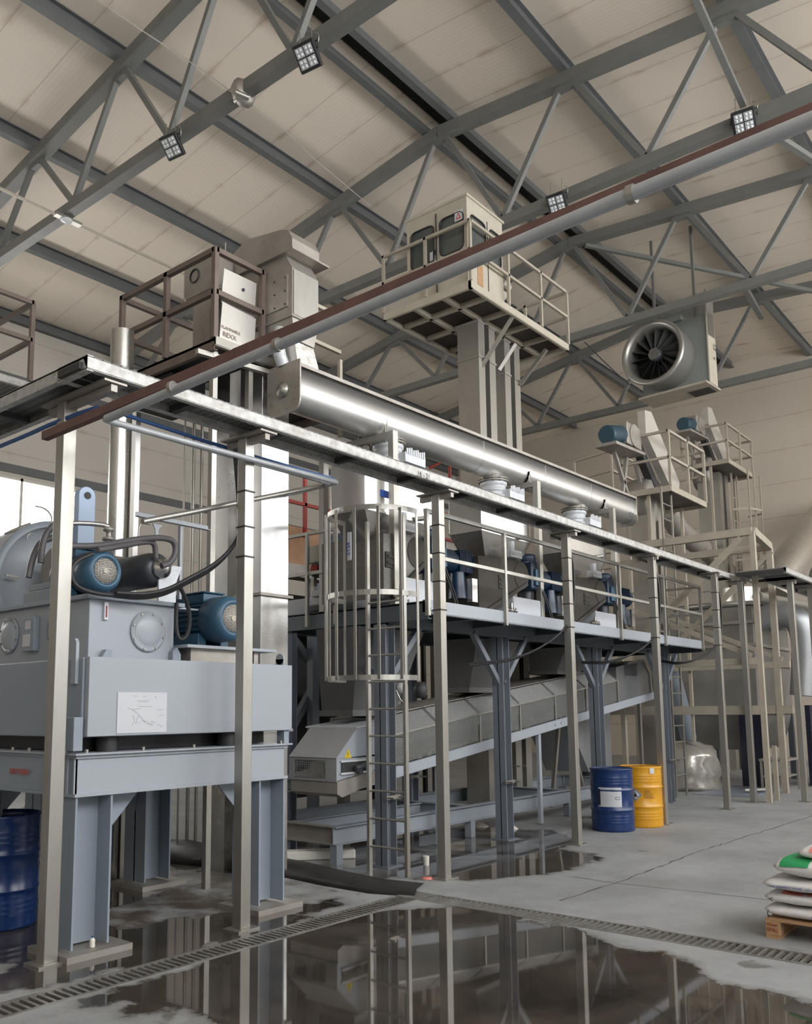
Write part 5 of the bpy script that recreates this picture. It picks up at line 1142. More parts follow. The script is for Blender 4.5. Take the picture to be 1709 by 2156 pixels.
obox(hc+zz*.9+side*sgn*.83, .40, .03, 1.1, 'fansteel', 'hanger_plate')
pt = hc+side*sgn*.87+zz*.05
text('L2', .20, pt-ax_*.02, -ax_ if sgn > 0 else ax_, (0,0,1), 'ink', FN, 'marking'); text('46', .10, pt-zz*.25, -ax_ if sgn > 0 else ax_, (0,0,1), 'ink', FN, 'marking')
for q_ in (-.5, .5): MB().bar(hc+side*q_+zz*.85, hc+side*q_+Vector((0, 0, roof_z(hc.y)+.34-hc.z)), .06, .06).build('hanger_rod', 'rooftruss', FN)
pipe('fan_cable', [(18.200, 8.727, 10.222), (18.400, 8.254, 9.573), (18.700, 7.832, 9.035), (18.900, 7.749, 8.991)], .012, 'dark', 'thin dark cable sagging from the third truss to the fan', 'cable', sp=1)

# ------------------------------------------------------------------ equipment at the right and behind
def tower_platform(nm_lab, x0, x1, y0, y1, z, h, T_m='creamrail'):
    T = thing('service_platform', nm_lab, 'platform', (x0, y0, z-.12))
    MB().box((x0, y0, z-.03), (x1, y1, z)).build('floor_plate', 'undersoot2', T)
    e = MB().bar((x0, y0, z-.05), (x1, y0, z-.05), .03, .12); e.build('edge_channel', T_m, T)
    MB().bar((x0, y0, z-.05), (x0, y1, z-.05), .03, .12).build('edge_channel', T_m, T)
    MB().bar((x1, y0, z-.05), (x1, y1, z-.05), .03, .12).build('edge_channel', T_m, T)
    xm = (x0+x1)/2
    rail_set(T, [(x0, y1, z), (x0, y0, z), (x1, y0, z), (x1, y1, z)], h, T_m, [(x0, y1, z), (x0, y0, z), (xm, y0, z), (x1, y0, z), (x1, y1, z)], .05)
    for a, b in ((x0+.1, y0+.5), (x1-.1, y0+.5)): MB().bar((a, b, 0), (a, b, z-.05), .06, .06, (0,1,0)).build('leg', T_m, T)
    return T
tower_platform('pale service platform with handrails above the far end of the shiny trough', 16.63, 18.6, 6.27, 7.27, 6.03, 1.12)
tower_platform('smaller distant service platform with handrails against the gable wall', 23.2, 25.3, 7.18, 8.4, 8.19, .97)
TP3 = thing('service_platform', 'handrailed platform half hidden behind the far end of the shiny trough', 'platform', (19.5, 8.8, 6.8))
rail_set(TP3, [(19.72, 9.87, 6.85), (19.45, 8.75, 6.85), (21.5, 8.75, 6.85)], 1.03, 'creamrail', None, .05)
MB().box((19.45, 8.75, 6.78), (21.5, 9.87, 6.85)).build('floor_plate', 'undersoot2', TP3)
for x in (19.6, 21.3): MB().bar((x, 9.2, 0), (x, 9.2, 6.78), .08, .08, (0,1,0)).build('leg', 'creamrail', TP3)
def head_drive(o, s, lab):
    """belt guard box slanting over a pulley, gearbox and teal motor; o = centre of the motor end"""
    T = thing('head_drive', lab, 'drive', o); o = Vector(o)
    MB().cyl(o, o+Vector((.55*s, 0, .12*s)), .19*s, 22).cyl(o-Vector((.05*s, 0, .01)), o, .17*s, 22, .19*s).build('motor', 'motordark', T, label='teal motor')
    MB().box(o+Vector((.55, -.18, -.08))*s, o+Vector((1.25, .18, .38))*s).cyl(o+Vector((.9, -.2, .15))*s, o+Vector((.9, .2, .15))*s, .24*s, 16).build('gearbox', 'dustysteel', T, bevel=.02)
    g = [(1.20, .75), (1.55, .80), (2.95, -.45), (2.85, -.75), (2.60, -.80), (1.20, .25)]
    MB().prism([(o+Vector((a, -.30, b))*s)[:] for a, b in g], (0, .16*s, 0)).build('belt_guard', 'creamguard', T, label='pale slanting belt guard')
    MB().prism([(o+Vector((a, -.12, b))*s)[:] for a, b in ((1.3, .2), (2.5, -.85), (2.35, -1.0), (1.2, .05))], (0, .16*s, 0)).build('belt_guard', 'dark', T)
    MB().bar(o+Vector((-.1, 0, -.22))*s, o+Vector((1.3, 0, -.15))*s, .45*s, .06*s).build('motor_base', 'dustysteel', T)
    for a in ((.5, -.2, 1.3, -1.35), (1.1, -.2, .7, -1.35), (1.5, -.2, 2.2, -1.35)): MB().bar(o+Vector((a[0], .1, a[1]))*s, o+Vector((a[2], .1, a[3]))*s, .07, .07).build('stand', 'dustysteel', T)
    MB().lathe([(0, 0), (.45*s, 0), (.5*s, .1), (.5*s, .5), (0, .5)], o+Vector((2.1, -.1, -.95))*s, (0, 1, 0), 24).build('elevator_hood', 'dustysteel', T)
    return T
head_drive((15.422, 7.000, 6.929), .98, 'slanting belt drive with teal motor above the nearer right platform')
head_drive((22.335, 8.000, 9.100), .95, 'slanting belt drive with teal motor above the distant right platform')
for x, y, z, w, lab in ((17.15, 6.9, 6.0, .45, 'square elevator casing under the nearer right platform'), (24.0, 7.7, 8.1, .6, 'square elevator casing under the distant right platform')):
    T = thing('twin_elevator', lab, 'elevator', (x, y, 0)); MB().box((x, y, 0), (x+w*.45, y+w, z)).build('casing', 'legsteel', T); MB().box((x+w*.8, y, 0), (x+w*1.25, y+w, z)).build('casing', 'legsteel', T)
    for q in range(1, int(z/1.6)): MB().box((x-.03, y-.03, q*1.6), (x+w*1.28, y+w+.03, q*1.6+.04)).build('flange', 'dustysteel', T)
L3 = thing('ladder', 'slim ladder hanging below the nearer right platform', 'ladder', (16.8, 6.4, 3))
for x in (16.45, 16.95): MB().bar((x, 6.4, 0), (x, 6.4, 6.0), .05, .03, (0,1,0)).build('stringer', 'galv', L3)
for i in range(18): MB().cyl((16.45, 6.4, .4+.31*i), (16.95, 6.4, .4+.31*i), .014, 8).build('rung', 'galv', L3)
L4 = thing('cage_ladder', 'distant caged ladder below the farther right platform, against the gable wall', 'ladder', (25.0, 7.1, 3))
for x in (24.2, 24.7, 25.25): MB().bar((x, 7.0, 2), (x, 7.0, 8.1), .04, .04, (0,1,0)).build('cage_bar', 'creamrail', L4)
for z in (4.0, 5.6, 7.0): MB().strip([(24.05, 7.4, z), (24.2, 7.0, z), (24.7, 6.85, z), (25.2, 7.0, z), (25.35, 7.4, z)], .05, .01).build('cage_hoop', 'creamrail', L4)
for x in (24.4, 24.85): MB().bar((x, 7.5, 0), (x, 7.5, 8.1), .04, .04, (0,1,0)).build('stringer', 'creamrail', L4)
for i in range(22): MB().cyl((24.4, 7.5, .5+.33*i), (24.85, 7.5, .5+.33*i), .014, 6).build('rung', 'creamrail', L4)
# beige portal frame
PF = thing('portal_frame', 'beige welded portal frame with diagonal braces behind the end of the walkway', 'frame', (16.5, 4.76, 0))
zt = 4.878; zt2 = 4.974
MB().bar((16.49, 4.76, 0), (16.49, 4.76, zt), .09, .09, (0,1,0)).build('post', 'creamrail', PF)
MB().bar((18.40, 5.0, 0), (18.40, 5.0, zt), .11, .11, (0,1,0)).build('post', 'creamrail', PF)
MB().bar((16.9, 4.74, 0), (16.9, 4.74, zt*.2), .07, .07, (0,1,0)).build('post', 'creamrail', PF)
MB().bar((16.49, 4.76, zt), (16.49, 9.0, zt), .12, .14).build('beam', 'creamrail', PF)
MB().bar((18.4, 5.0, zt), (18.4, 9.0, zt), .12, .14).build('beam', 'creamrail', PF)
MB().bar((16.49, 4.76, zt), (18.4, 5.0, zt), .12, .14).build('beam', 'creamrail', PF)
for y in (9.0, 7.4):
    for x in (16.49, 18.4): MB().bar((x, y, 0), (x, y, zt), .09, .09, (0,1,0)).build('post', 'creamrail', PF)
for x in (16.49, 18.4):
    MB().bar((x, 4.95, zt-.1), (x, 7.35, 2.7), .10, .10, (1,0,0)).build('diagonal', 'creamrail', PF)
    MB().bar((x, 7.3, zt-1.2), (x, 4.9, 2.6), .08, .08, (1,0,0)).build('diagonal', 'creamrail', PF)
    MB().bar((x, 4.76, 2.5), (x, 9.0, 2.5), .10, .12).build('beam', 'creamrail', PF)
    MB().bar((x, 4.76, 1.62), (x, 9.0, 1.62), .08, .16).build('beam', 'creamrail', PF)
rail_set(PF, [(16.49, 7.4, 2.5), (16.49, 9.0, 2.5)], .9, 'creamrail', None, .04)
# slanted grey pipe by the end columns
pipe('discharge_pipe', [(18.394, 7.200, 2.786), (19.374, 7.200, 0.981)], .17, 'bluegrey', 'thick pale grey pipe slanting down to the floor behind the last mezzanine column', 'pipe')
pipe('curved_duct', [(20.920, 8.000, 6.523), (21.643, 8.000, 6.093), (24.022, 8.000, 5.790), (25.519, 8.000, 5.363), (25.613, 8.000, 4.754)], .26, 'dustysteel', 'grey duct bending down behind the right platforms', 'duct', sp=1)
# big silver duct and cyclone unit
pipe('silver_duct', [(28.633, 6.000, 7.636), (24.329, 6.000, 5.652), (22.415, 6.000, 4.728), (22.027, 6.000, 4.225)], .42, 'silverduct', 'large shiny silver duct slanting down from the right edge', 'duct')
GU = thing('filter_unit', 'large dull steel filter housing with flanged lid behind the right-hand posts', 'machine', (21, 6.5, 0))
gx0, gx1, gy0, gy1 = 19.6, 22.2, 5.75, 7.6
MB().box((gx0, gy0, 1.55), (gx1, gy1, 3.85)).build('housing', 'filtersteel', GU, bevel=.02)
MB().frustum((gx0+.25, gy0+.2), (gx1-.25, gy1-.2), .75, (gx0, gy0), (gx1, gy1), 1.55).build('lower_hopper', 'filtersteel', GU)
for z in (1.55, 2.6, 3.0, 3.5): MB().box((gx0-.05, gy0-.05, z-.03), (gx1+.05, gy1+.05, z+.04)).build('stiffener', 'dustysteel', GU)
MB().lathe([(0, 0), (1.35, 0), (1.38, .05), (1.38, .12), (1.0, .14), (0, .14)], (20.9, 6.6, 3.86), (0,0,1), 40).build('round_lid', 'fansteel', GU)
MB().cyl((20.9, 6.4, 4.0), (20.9, 6.4, 4.4), .45, 28).build('inlet_collar', 'silverduct', GU)
for x in (gx0+.05, gx1-.05):
    for y in (gy0+.05, gy1-.05): MB().bar((x, y, 0), (x, y, 1.6), .12, .12, (0,1,0)).build('leg', 'darkblue', GU)
tag(MB().box((gx0-.25, gy0-.1, .02), (gx0-.15, gy0+.35, 1.7)).build('curtain', 'curtain'), 'dark navy strip curtain left of the filter housing', 'curtain', 'navy curtains')
tag(MB().box((20.2, 4.9, .02), (21.2, 5.0, 1.7)).build('curtain', 'curtain'), 'dark navy curtain between the two right-hand posts', 'curtain', 'navy curtains')
tag(MB().box((21.6, 4.5, .02), (22.6, 4.6, 1.8)).build('curtain', 'curtain'), 'dark navy curtain near the right edge', 'curtain', 'navy curtains')
for i, (x, lab) in enumerate(((20.0, 'left one of two bent grey ducts arching down beside the filter housing'), (20.9, 'right one of two bent grey ducts arching down beside the filter housing'))):
    pipe('bent_duct', [(x, 5.9, 3.55), (x+.1, 5.3, 3.75), (x+.2, 4.95, 3.5), (x+.25, 4.9, 2.9), (x+.2, 5.0, 1.9)], .27, 'dullduct', lab, 'duct', sp=2)
BN_ = thing('duct_header', 'horizontal grey pipe with flanges across the lid of the filter housing', 'pipe', (20, 5.5, 4.05))
MB().cyl((19.3, 5.55, 4.0), (22.8, 5.35, 4.05), .11, 18).build('pipe', 'fansteel', BN_)
for i in range(3): MB().cyl((19.9+i*1.1, 5.51, 4.0), (19.96+i*1.1, 5.51, 4.0), .16, 18).build('flange', 'fansteel', BN_)
CY = thing('fan_blower', 'dusty blower housing with torn edge high at the right edge', 'blower', (21.5, 4.7, 4.1))
MB().lathe([(0, 0), (.35, 0), (.38, .08), (.30, .3), (0, .32)], (20.4, 4.6, 4.35), (-.3, -1, 0), 20).cyl((20.5, 4.6, 3.9), (20.5, 4.6, 4.5), .18, 14).build('casing', 'fansteel', CY)
WR = tag(MB().lathe([(0, .95), (.2, .96), (.4, .92), (.55, .88), (.64, .80), (.70, .68), (.66, .52), (.71, .36), (.68, .22), (.76, .08), (.73, 0), (0, 0)], (18.35, 6.95, 0), (0,0,1), 18).build('wrapped_bundle', 'foil'), 'film-wrapped bundle on the floor left of the filter housing', 'bundle')
for v in WR.data.vertices:
    v.co.x += random.uniform(-.07, .07); v.co.y += random.uniform(-.07, .07); v.co.z += random.uniform(-.05, .05)*(v.co.z > .1)
tag(MB().box((17.2, 5.3, 0), (19.4, 6.4, .012)).build('blue_tarp', 'tarp'), 'flat bluish sheet lying on the floor by the end posts', 'sheet')
WB = thing('work_table', 'low steel bench with clutter under the filter housing', 'bench', (18.9, 5.2, 0))
MB().box((18.5, 5.0, .60), (19.5, 5.5, .64)).box((18.55, 5.05, .28), (19.45, 5.45, .31)).build('shelf', 'dustysteel', WB)
for x in (18.52, 19.46):
    for y in (5.02, 5.46): MB().bar((x, y, 0), (x, y, .6), .04, .04, (0,1,0)).build('leg', 'dustysteel', WB)
tag(MB().prism([(17.9, 5.6, .05), (18.3, 5.3, .05), (18.3, 5.3, .09), (17.9, 5.6, .09)], (.06, .05, 0)).build('plank', 'galvlite'), 'short pale plank lying under the bench at right', 'plank')
# background behind the mezzanine: lower structures
HB = thing('clay_wall', 'orange block infill behind a red handrail', 'wall', (9.2, 9.6, 3.9))
MB().box((8.6, 9.55, 3.95), (12.6, 9.7, 4.55)).build('block_course', 'clay', HB)
MB().box((8.3, 9.5, 3.75), (14.5, 9.8, 3.95)).build('lintel', 'dustysteel', HB)
for x in (8.6, 10.6, 13.2): MB().box((x, 9.55, 0), (x+.15, 9.7, 3.75)).build('column', 'dustysteel', HB)
RR = thing('red_railing', 'red handrail on the structure behind the hoppers', 'railing', (8.8, 9.3, 4.0))
rail_set(RR, [(8.3, 9.35, 4.35), (13.6, 9.35, 4.35)], 1.0, 'red', [(8.5, 9.35, 4.35), (9.5, 9.35, 4.35), (11.5, 9.35, 4.35), (13.0, 9.35, 4.35)], .05)
RR2 = thing('red_railing', 'short red handrail seen between trough and walkway left of the white valves', 'railing', (12.686, 9.000, 5.401))
a_ = (12.339, 9.000, 5.995); b_ = (13.532, 9.400, 6.511); c_ = (14.427, 9.400, 6.461)
MB().tube([a_, b_, c_], .025, 8).build('rail', 'red', RR2); MB().cyl(b_, (b_[0], b_[1], b_[2]-1.2), .03, 8).build('post', 'red', RR2)
MB().box((12.3, 9.2, 4.6), (15.5, 10.5, 4.75)).build('landing', 'dustysteel', RR2)
SF = thing('steel_shelving', 'dark racks and machines standing in the shade behind the hoppers', 'rack', (9.5, 9.9, 0))
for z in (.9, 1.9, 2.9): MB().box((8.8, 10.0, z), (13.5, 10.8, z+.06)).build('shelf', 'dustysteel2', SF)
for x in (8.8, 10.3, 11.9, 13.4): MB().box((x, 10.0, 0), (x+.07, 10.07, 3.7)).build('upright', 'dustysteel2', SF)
MB().box((9.0, 10.8, .2), (13.4, 10.85, 3.7)).build('back_sheet', 'dark', SF)
X1 = thing('cross_brace', 'dark steel cross brace and column behind the ladder, left of the first chute', 'brace', (8.3, 9.3, 0))
e0, e1 = (9.102, 9.200, 2.743), (10.233, 9.200, 1.650); e2, e3 = (9.963, 9.200, 2.606), (9.088, 9.200, 1.453)
MB().bar(e0, e1, .10, .10, (0,1,0)).bar(e2, e3, .10, .10, (0,1,0)).build('diagonal', 'darkblue', X1)
q_ = (9.434, 9.100, 2.009); MB().box((q_[0]-.07, 9.05, 0), (q_[0]+.07, 9.17, 3.6)).build('column', 'steelblue', X1)
MB().box((8.0, 9.0, .9), (9.6, 9.3, 1.05)).build('tie_beam', 'darkblue', X1)
WS = tag(MB().box((9.3, 11.5, .9), (9.35, 15.5, 3.7)).build('partition', 'wallL'), 'pale partition seen behind the cross brace', 'partition')
DM = thing('grey_machine', 'dark grey machine body below the upper end of the mesh conveyor', 'machine', (14.3, 7.6, 0))
MB().prism([(14.1, 7.55, 1.9), (16.2, 7.55, 1.9), (16.2, 7.55, .5), (15.2, 7.55, .5)], (0, .9, 0)).build('body', 'dullduct', DM)
MB().box((13.9, 7.5, 1.55), (14.9, 7.56, 1.62)).build('top_rail', 'galv', DM)
MB().bar((14.1, 7.53, 1.6), (13.7, 7.53, 0), .06, .06, (0,1,0)).bar((14.3, 7.53, 1.6), (15.0, 7.53, 0), .06, .06, (0,1,0)).build('a_frame', 'galv', DM)
# debris and shapes seen under the press stand
PH = MB()
prf = [(0, .62), (.3, .58), (.6, .45), (.9, .28), (1.3, 0), (0, 0)]
PH.lathe(prf, (6.6, 10.9, 0), (0,0,1), 26)
o = tag(PH.build('rubble_heap', 'rubble'), 'pale heap of rubble behind the press stand', 'heap')
for v in o.data.vertices: v.co.x += random.uniform(-.1, .1); v.co.y += random.uniform(-.1, .1); v.co.z = max(0, v.co.z+random.uniform(-.05, .05)*(v.co.z > .02))
# crumpled black sheet edge on the floor between stand and ladder
crv = [(6.777, 9.047, 0.000), (6.562, 8.310, -0.000), (6.651, 7.828, 0.000), (6.726, 6.910, 0.000), (6.597, 6.100, 0.000), (6.556, 5.510, 0.000), (6.667, 5.084, 0.000)]
vs = []; n_ = len(crv)
for i, p in enumerate(crv):
    wv = .22*(1-i/(n_-1))+.04; hz = (.12, .20, .14, .06, .045, .04, .03)[i]
    for (dx, dy, dz) in ((-.12-wv, -.08, .003), (-.06, -.02, hz*.8), (.06, .06, hz), (.35+wv, .22, .004)): vs.append((p[0]+dx, p[1]+dy, dz))
for i in range(len(vs)): vs.append((vs[i][0]+.01, vs[i][1]+.01, max(.001, vs[i][2]-.012)))
m4 = n_*4; fs = []
for i in range(n_-1):
    for j in range(3): a = i*4+j; fs += [(a, a+1, a+5, a+4), (a+m4+4, a+m4+5, a+m4+1, a+m4)]
    fs += [(i*4, i*4+4, i*4+4+m4, i*4+m4), (i*4+3, i*4+3+m4, i*4+7+m4, i*4+7)]
tag(MB().add(vs, fs, True).build('floor_sheet', 'blackfilm'), 'dark rumpled sheet edge running over the wet floor towards the drain corner', 'sheet')

# ------------------------------------------------------------------ floor drains
def drain(lab, a0, a1, b0, b1, along, z=.004):
    T = thing('floor_drain', lab, 'drain', (a0 if along == 'x' else b0, b0 if along == 'x' else a0, -.1))
    t = .03; MB().box(*(((a0, b0+.001, -.119), (a1, b1-.001, -.10)) if along == 'x' else ((b0+.001, a0, -.119), (b1-.001, a1, -.10)))).build('channel_bottom', 'black', T)  # black bottom and sides stand in for the shade inside the slots
    for bb in ((b0+.0005, b0+.004), (b1-.004, b1-.0005)): MB().box(*(((a0, bb[0], -.10), (a1, bb[1], -.03)) if along == 'x' else ((bb[0], a0, -.10), (bb[1], a1, -.03)))).build('channel_side', 'black', T)
    if along == 'x':
        MB().box((a0, b0, -.03), (a1, b0+t, z)).build('frame_rail', 'drainsteel', T); MB().box((a0, b1-t, -.03), (a1, b1, z)).build('frame_rail', 'drainsteel', T)
    else:
        MB().box((b0, a0, -.03), (b0+t, a1, z)).build('frame_rail', 'drainsteel', T); MB().box((b1-t, a0, -.03), (b1, a1, z)).build('frame_rail', 'drainsteel', T)
    g = MB(); n = int((a1-a0)/.055)
    for i in range(n):
        q = a0+(i+.5)*(a1-a0)/n
        if along == 'x': g.box((q-.011, b0+t, -.022), (q+.011, b1-t, z-.001))
        else: g.box((b0+t, q-.011, -.022), (b1-t, q+.011, z-.001))
    g.build('grating', 'drainsteel', T, kind='stuff')
    return T
drain('left-hand channel drain with slotted grating running away under the walkway posts', -2.0, 6.42, 4.90, 5.16, 'x')
drain('right-hand channel drain with slotted grating crossing the floor in front', -5.9, 4.90, 6.42, 6.70, 'y')
cp = tag(MB().prism([(6.42, 4.90, .0), (6.70, 4.90, .0), (6.70, 5.16, .0), (6.42, 5.16, .0)], (0, 0, .006)).build('drain_corner', 'drainsteel'), 'flat corner piece where the two channel drains meet', 'drain corner')
# cracks of the slab
def crack(pts, lab, w=.008):
    P = []
    for a, b in zip(pts[:-1], pts[1:]):
        n = max(2, int((Vector(b)-Vector(a)).length/.12))
        for i in range(n): q = Vector(a).lerp(Vector(b), i/n); P.append(q+Vector((random.uniform(-.015, .015), random.uniform(-.015, .015), 0)))
    P.append(Vector(pts[-1]))
    vs = []; fs = []
    for i, p in enumerate(P):
        d = (P[min(i+1, len(P)-1)]-P[max(i-1, 0)]).normalized(); s = Vector((-d.y, d.x, 0))*w*random.uniform(.5, 1.6)
        vs += [p+s+Vector((0,0,.0015)), p-s+Vector((0,0,.0015))]
    for i in range(len(P)-1): fs.append((2*i, 2*i+1, 2*i+3, 2*i+2))
    return struct(MB().add(vs, fs).build(lab, 'crack'))
crack([(7.181, 3.889, 0.000), (8.240, 3.837, 0.000), (10.663, 3.864, 0.000), (14.895, 3.689, 0.000), (18.161, 3.511, 0.000)], 'trim_10')
crack([(8.231, 4.368, 0.000), (8.197, 3.817, -0.000), (8.263, 3.147, 0.000), (8.310, 2.491, 0.000), (8.366, 1.789, 0.000)], 'trim_11', .005)
crack([(6.743, 2.958, 0.000), (6.686, 2.746, -0.000), (6.678, 2.251, 0.000), (6.628, 1.914, 0.000)], 'trim_12', .004)

# ------------------------------------------------------------------ drums
def drum(p, h, r, m, lab, lidm, dip=.012):
    T = thing('drum', lab, 'drum', (p[0], p[1], 0), 'steel drums')
    pr = [(0, 0), (r*.97, 0), (r, .012), (r, .03)]
    def ribs(z, w=.016, hgt=.010): return [(r, z-w), (r+hgt, z-w*.3), (r+hgt, z+w*.3), (r, z+w)]
    pr += [(r, .10)]
    for z in (.13, .17, .21): pr += ribs(z*h/.88, .012, .003)
    pr += ribs(.30*h/.88*1.0); pr += ribs(.58*h/.88)
    for z in (.67, .71, .75): pr += ribs(z*h/.88, .012, .003)
    pr += [(r, h-.03), (r+.008, h-.015), (r+.008, h), (r-.008, h), (r-.008, h-dip)]
    MB().lathe(pr, (p[0], p[1], 0), (0,0,1), 56).build('body', m, T)
    MB().lathe([(0, h-dip), (r-.008, h-dip), (r-.008, h-dip-.004), (0, h-dip-.004)], (p[0], p[1], 0), (0,0,1), 48).build('lid', lidm, T)
    return T
def on_drum(T, p, r, th0, th1, z0, z1, m, nm, off=.0025):
    """thin curved label on a drum; angles in degrees"""
    n = 10; vs = []
    for k_ in (0, .001):
        for i in range(n+1):
            t = math.radians(th0+(th1-th0)*i/n); x, y = p[0]+(r+off+k_)*math.cos(t), p[1]+(r+off+k_)*math.sin(t); vs += [(x, y, z0), (x, y, z1)]
    o_ = 2*(n+1); fs = [(2*i, 2*i+2, 2*i+3, 2*i+1) for i in range(n)]+[(2*i+o_, 2*i+1+o_, 2*i+3+o_, 2*i+2+o_) for i in range(n)]
    return MB().add(vs, fs).build(nm, m, T)
p1 = (11.67, 5.46); r1 = .29
D1 = drum(p1, .85, r1, 'drumblue', 'closed blue steel drum with a white label standing left of the yellow drum', 'drumblue')
# label faces the viewer: viewing direction angle from drum to camera
va = math.degrees(math.atan2(-p1[1], -p1[0]))
on_drum(D1, p1, r1, va-38, va+25, .34, .60, 'white', 'white_label', .004)
on_drum(D1, p1, r1, va-38, va-32, .36, .58, 'ink', 'label_edge_print', .006)
for a, b, z in ((-8, 8, .565), (-4, 14, .548)): on_drum(D1, p1, r1, va+a, va+b, z, z+.008, 'ink', 'label_print', .006)
for z in (.42, .445, .47, .495): on_drum(D1, p1, r1, va-24, va+2, z, z+.004, 'pencil', 'label_print', .006)
on_drum(D1, p1, r1, va+8, va+20, .44, .475, 'ink', 'label_box', .006); on_drum(D1, p1, r1, va+9, va+19, .445, .470, 'white', 'label_box', .008)
p2 = (12.33, 5.32)
D2 = drum(p2, .85, r1, 'drumyel', 'yellow steel drum with a black-edged hazard diamond beside the blue drum', 'drumyel')
va = math.degrees(math.atan2(-p2[1], -p2[0]))
on_drum(D2, p2, r1, va+26, va+40, .755, .83, 'white', 'small_label', .006)
def dia(c, s, m, nm, off):
    vs = []; n = 8
    t0 = math.radians(c[0])
    for u, v in ((0, -1), (1, 0), (0, 1), (-1, 0)):
        t = t0+u*s/r1; vs.append((p2[0]+(r1+off)*math.cos(t), p2[1]+(r1+off)*math.sin(t), c[1]+v*s))
    t = t0; q = [(p2[0]+(r1+off+.002)*math.cos(t), p2[1]+(r1+off+.002)*math.sin(t), c[1])]
    MB().add(vs+q, [(0,1,4),(1,2,4),(2,3,4),(3,0,4)]).build(nm, m, D2)
dc = (va-15, .46)
dia(dc, .088, 'white', 'hazard_diamond', .010); dia(dc, .080, 'ink', 'hazard_diamond_border', .012); dia(dc, .068, 'white', 'hazard_diamond_field', .014)
for a, b, z, hh in ((-21, -9, .435, .012), (-18, -12, .448, .028), (-17, -14, .485, .016)): on_drum(D2, p2, r1, va+a, va+b, z, z+hh, 'ink', 'hazard_symbol', .020)
for i, z in enumerate((.51, .485, .46, .435, .412)): on_drum(D2, p2, r1, va+8, va+8+(16, 20, 26, 24, 28)[i], z, z+.011, 'brownprint', 'stencil_text', .005)
D3 = drum((3.62, 7.05), .88, .31, 'drumblue', 'open blue steel drum full of dark liquid at the left edge', 'oil', .05)

# ------------------------------------------------------------------ pallet with sacks
PL = thing('pallet', 'wooden pallet under the white sacks at the lower right edge', 'pallet', (7.5, 1.75, 0))
px0, py1 = 6.98, 2.10
for i, y in enumerate((py1-.10, py1-.55, py1-1.0)):
    for x in (px0, px0+.35, px0+.70): MB().box((x, y, .022), (x+.10, y+.10, .122)).build('block', 'wood', PL, bevel=.004)
    MB().box((px0, y, 0), (px0+.80, y+.10, .022)).build('bottom_board', 'wood', PL)
for i in range(5):
    MB().box((px0+.175*i, py1-1.0, .122), (px0+.175*i+.10, py1, .144)).build('top_board', 'wood', PL)
text('EPAL', .035, (px0-.001, py1-.01, .05), (0, -1, 0), (0, 0, 1), 'redbrown', PL, 'stamp')
text('DZnen', .026, (px0-.001, py1-.01, .09), (0, -1, 0), (0, 0, 1), 'redbrown', PL, 'stamp')
def sack(c, L, W_, H, lab, rz=0, tilt=0):
    n, m_ = 28, 16; vs = []
    for i in range(n+1):
        for j in range(m_):
            u = -1+2*i/n; t = 2*math.pi*j/m_
            e = (1-abs(u)**5)**.5 if abs(u) < 1 else 0
            cy, sy = math.cos(t), math.sin(t)
            y = math.copysign(abs(cy)**.6, cy)*W_/2*(.80+.20*e); z = math.copysign(abs(sy)**.75, sy)*H/2*(.12+.88*e)
            z += .006*math.sin(9*u+c[0]*9)*math.cos(3*t); 
            vs.append((u*L/2, y, z+H/2))
    fs = [(i*m_+j, i*m_+(j+1) % m_, (i+1)*m_+(j+1) % m_, (i+1)*m_+j) for i in range(n) for j in range(m_)]+[tuple(range(m_))[::-1], tuple(range(n*m_, (n+1)*m_))]
    T = thing('sack', lab, 'sack', c, 'white sacks on the pallet')
    Rm = Matrix.Translation(c) @ Matrix.Rotation(rz, 4, 'Z') @ Matrix.Rotation(tilt, 4, 'Y')
    MB().add([Rm @ Vector(v) for v in vs], fs, True).build('bag', 'sack', T)
    def band(u0, u1, j0, j1, m, nm):
        b = MB(); q = []
        for i in range(9):
            u = u0+(u1-u0)*i/8; e = (1-abs(u)**5)**.5
            for j in range(9):
                t = math.radians(j0+(j1-j0)*j/8); cy, sy = math.cos(t), math.sin(t)
                y = math.copysign(abs(cy)**.6, cy)*W_/2*(.80+.20*e); z = math.copysign(abs(sy)**.75, sy)*H/2*(.12+.88*e)+.006*math.sin(9*u+c[0]*9)*math.cos(3*t)
                q.append(Rm @ Vector((u*L/2, y*1.01, z*1.03+H/2+.0015)))
        b.add(q, [(i*9+j, i*9+j+1, (i+1)*9+j+1, (i+1)*9+j) for i in range(8) for j in range(8)], True); b.build(nm, m, T)
    return T, band
# sacks lie with their long side along the pallet edge that faces the camera
sy0 = 1.62; sx = px0+.36; RZ = math.pi/2
S1, b1 = sack((sx, sy0, .146), 1.0, .74, .094, 'bottom white sack on the pallet', RZ); 
S2_, b2 = sack((sx+.01, sy0+.005, .240), .99, .72, .094, 'second white sack from the bottom, with orange print', RZ, .01); b2(.45, .75, 40, 90, 'inkpink', 'print_panel'); b2(.15, .4, 40, 90, 'inkpink', 'print_panel')
S3, b3 = sack((sx, sy0, .334), 1.0, .73, .094, 'third white sack from the bottom, with a line of blue print', RZ)
S4, b4 = sack((sx+.02, sy0-.04, .428), .94, .70, .14, 'white sack with a green and a red panel, second from the top', RZ, -.02); b4(.45, .88, 8, 95, 'inkgreen', 'green_panel'); b4(.14, .32, 8, 95, 'inkpink', 'red_panel')
S5, b5 = sack((sx+.06, sy0-.10, .566), .74, .60, .10, 'topmost sack of the stack, pinkish print on white', RZ, .03); b5(.35, .75, 15, 80, 'inkpink', 'print_panel')
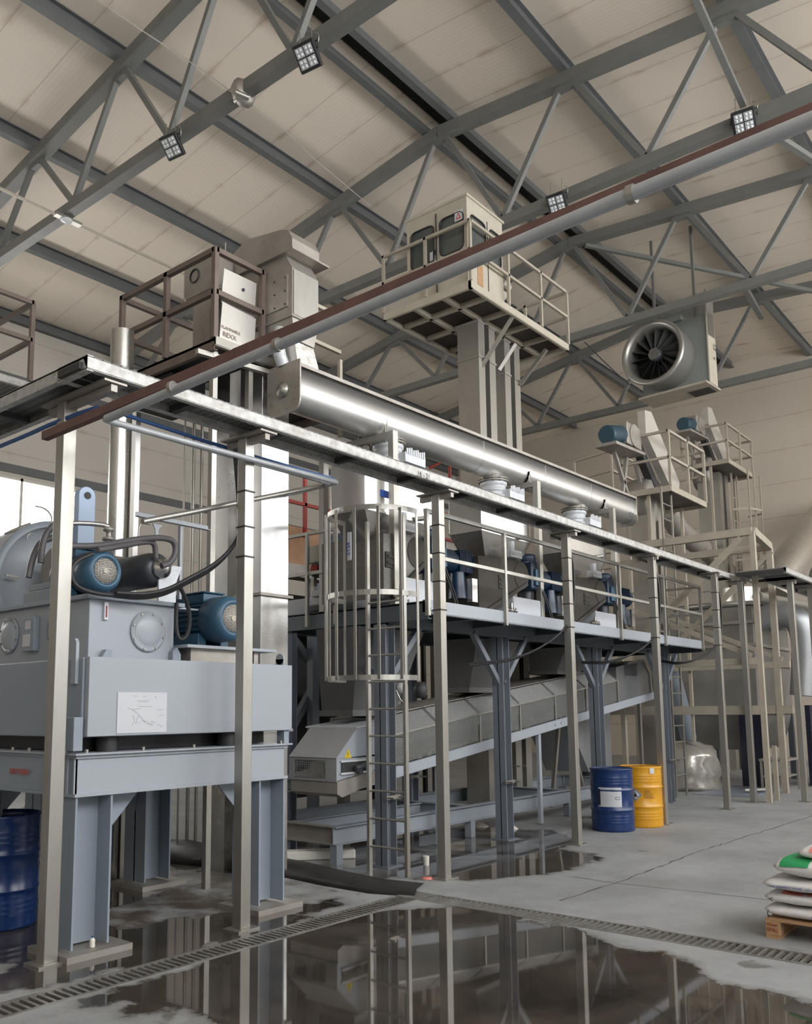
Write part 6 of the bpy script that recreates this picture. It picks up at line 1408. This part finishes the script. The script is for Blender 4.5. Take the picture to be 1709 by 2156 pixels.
for T, z, s, y0 in ((S1, .18, 'EPS SWASTIC BEAD', 1.78), (S2_, .275, 'EPS MATERIAL', 1.72), (S3, .372, 'SAN ABAMETIC WHEEL   WS PVE   ON', 2.05)):
    text(s, .022, (px0-.022, y0, z), (0, -1, 0), (0, 0, 1), 'inkblue', T, 'print')
text('<', .06, (px0-.024, 2.06, .265), (0, -1, 0), (0, 0, 1), 'ink', S2_, 'print'); text('{', .06, (px0-.024, 2.08, .165), (0, -1, 0), (0, 0, 1), 'ink', S1, 'print')
# ------------------------------------------------------------------ small things on the floor
fb = (7.336, 7.076, 0.000)
FB = tag(MB().prism([(7.1, 7.32, 0), (7.72, 6.78, 0), (7.85, 6.92, 0), (7.23, 7.46, 0)], (0, 0, .10)).build('foam_block', 'foam', bevel=.015), 'white foam block lying in the puddle left of the ladder foot', 'block')
bp_ = (3.719, 5.857, 0.000)
BT = thing('small_bottle', 'tiny pale bottle standing on the foot plate of the press stand', 'bottle', (3.62, 5.66, .046))
MB().lathe([(0, 0), (.018, 0), (.02, .01), (.018, .035), (.02, .05), (.010, .065), (0, .066)], (3.62, 5.66, .046), (0,0,1), 14).build('bottle', 'foam', BT)
MB().cyl((3.62, 5.66, .11), (3.62, 5.66, .125), .007, 8).build('cap', 'pipeblue', BT)
for (x, y), r_, lab in (((10.868, 7.147, 0.000)[:2], .12, 'white splash of foam debris by the second column, nearer'), ((10.914, 6.659, 0.000)[:2], .10, 'white scrap of plastic by the second column foot')):
    o = tag(MB().lathe([(0, .05), (r_*.5, .045), (r_, .01), (r_*1.1, 0), (0, 0)], (x, y, .001), (0,0,1), 9).build('foam_scrap', 'foam'), lab, 'scrap', 'foam scraps')
CUP = tag(MB().cyl(((7.864, 5.880, 0.000)[0], (7.864, 5.880, 0.000)[1], 0), ((7.864, 5.880, 0.000)[0], (7.864, 5.880, 0.000)[1], .10), .03, 14, .035).build('plastic_cup', 'foam'), 'small white cup in the puddle beside the third post', 'cup')
tag(MB().lathe([(0, .02), (.05, .015), (.07, 0), (0, 0)], (7.270, 5.421, 0.000), (0,0,1), 7).build('red_scrap', 'inkpink'), 'small pink scrap on the wet floor near the third post', 'scrap')
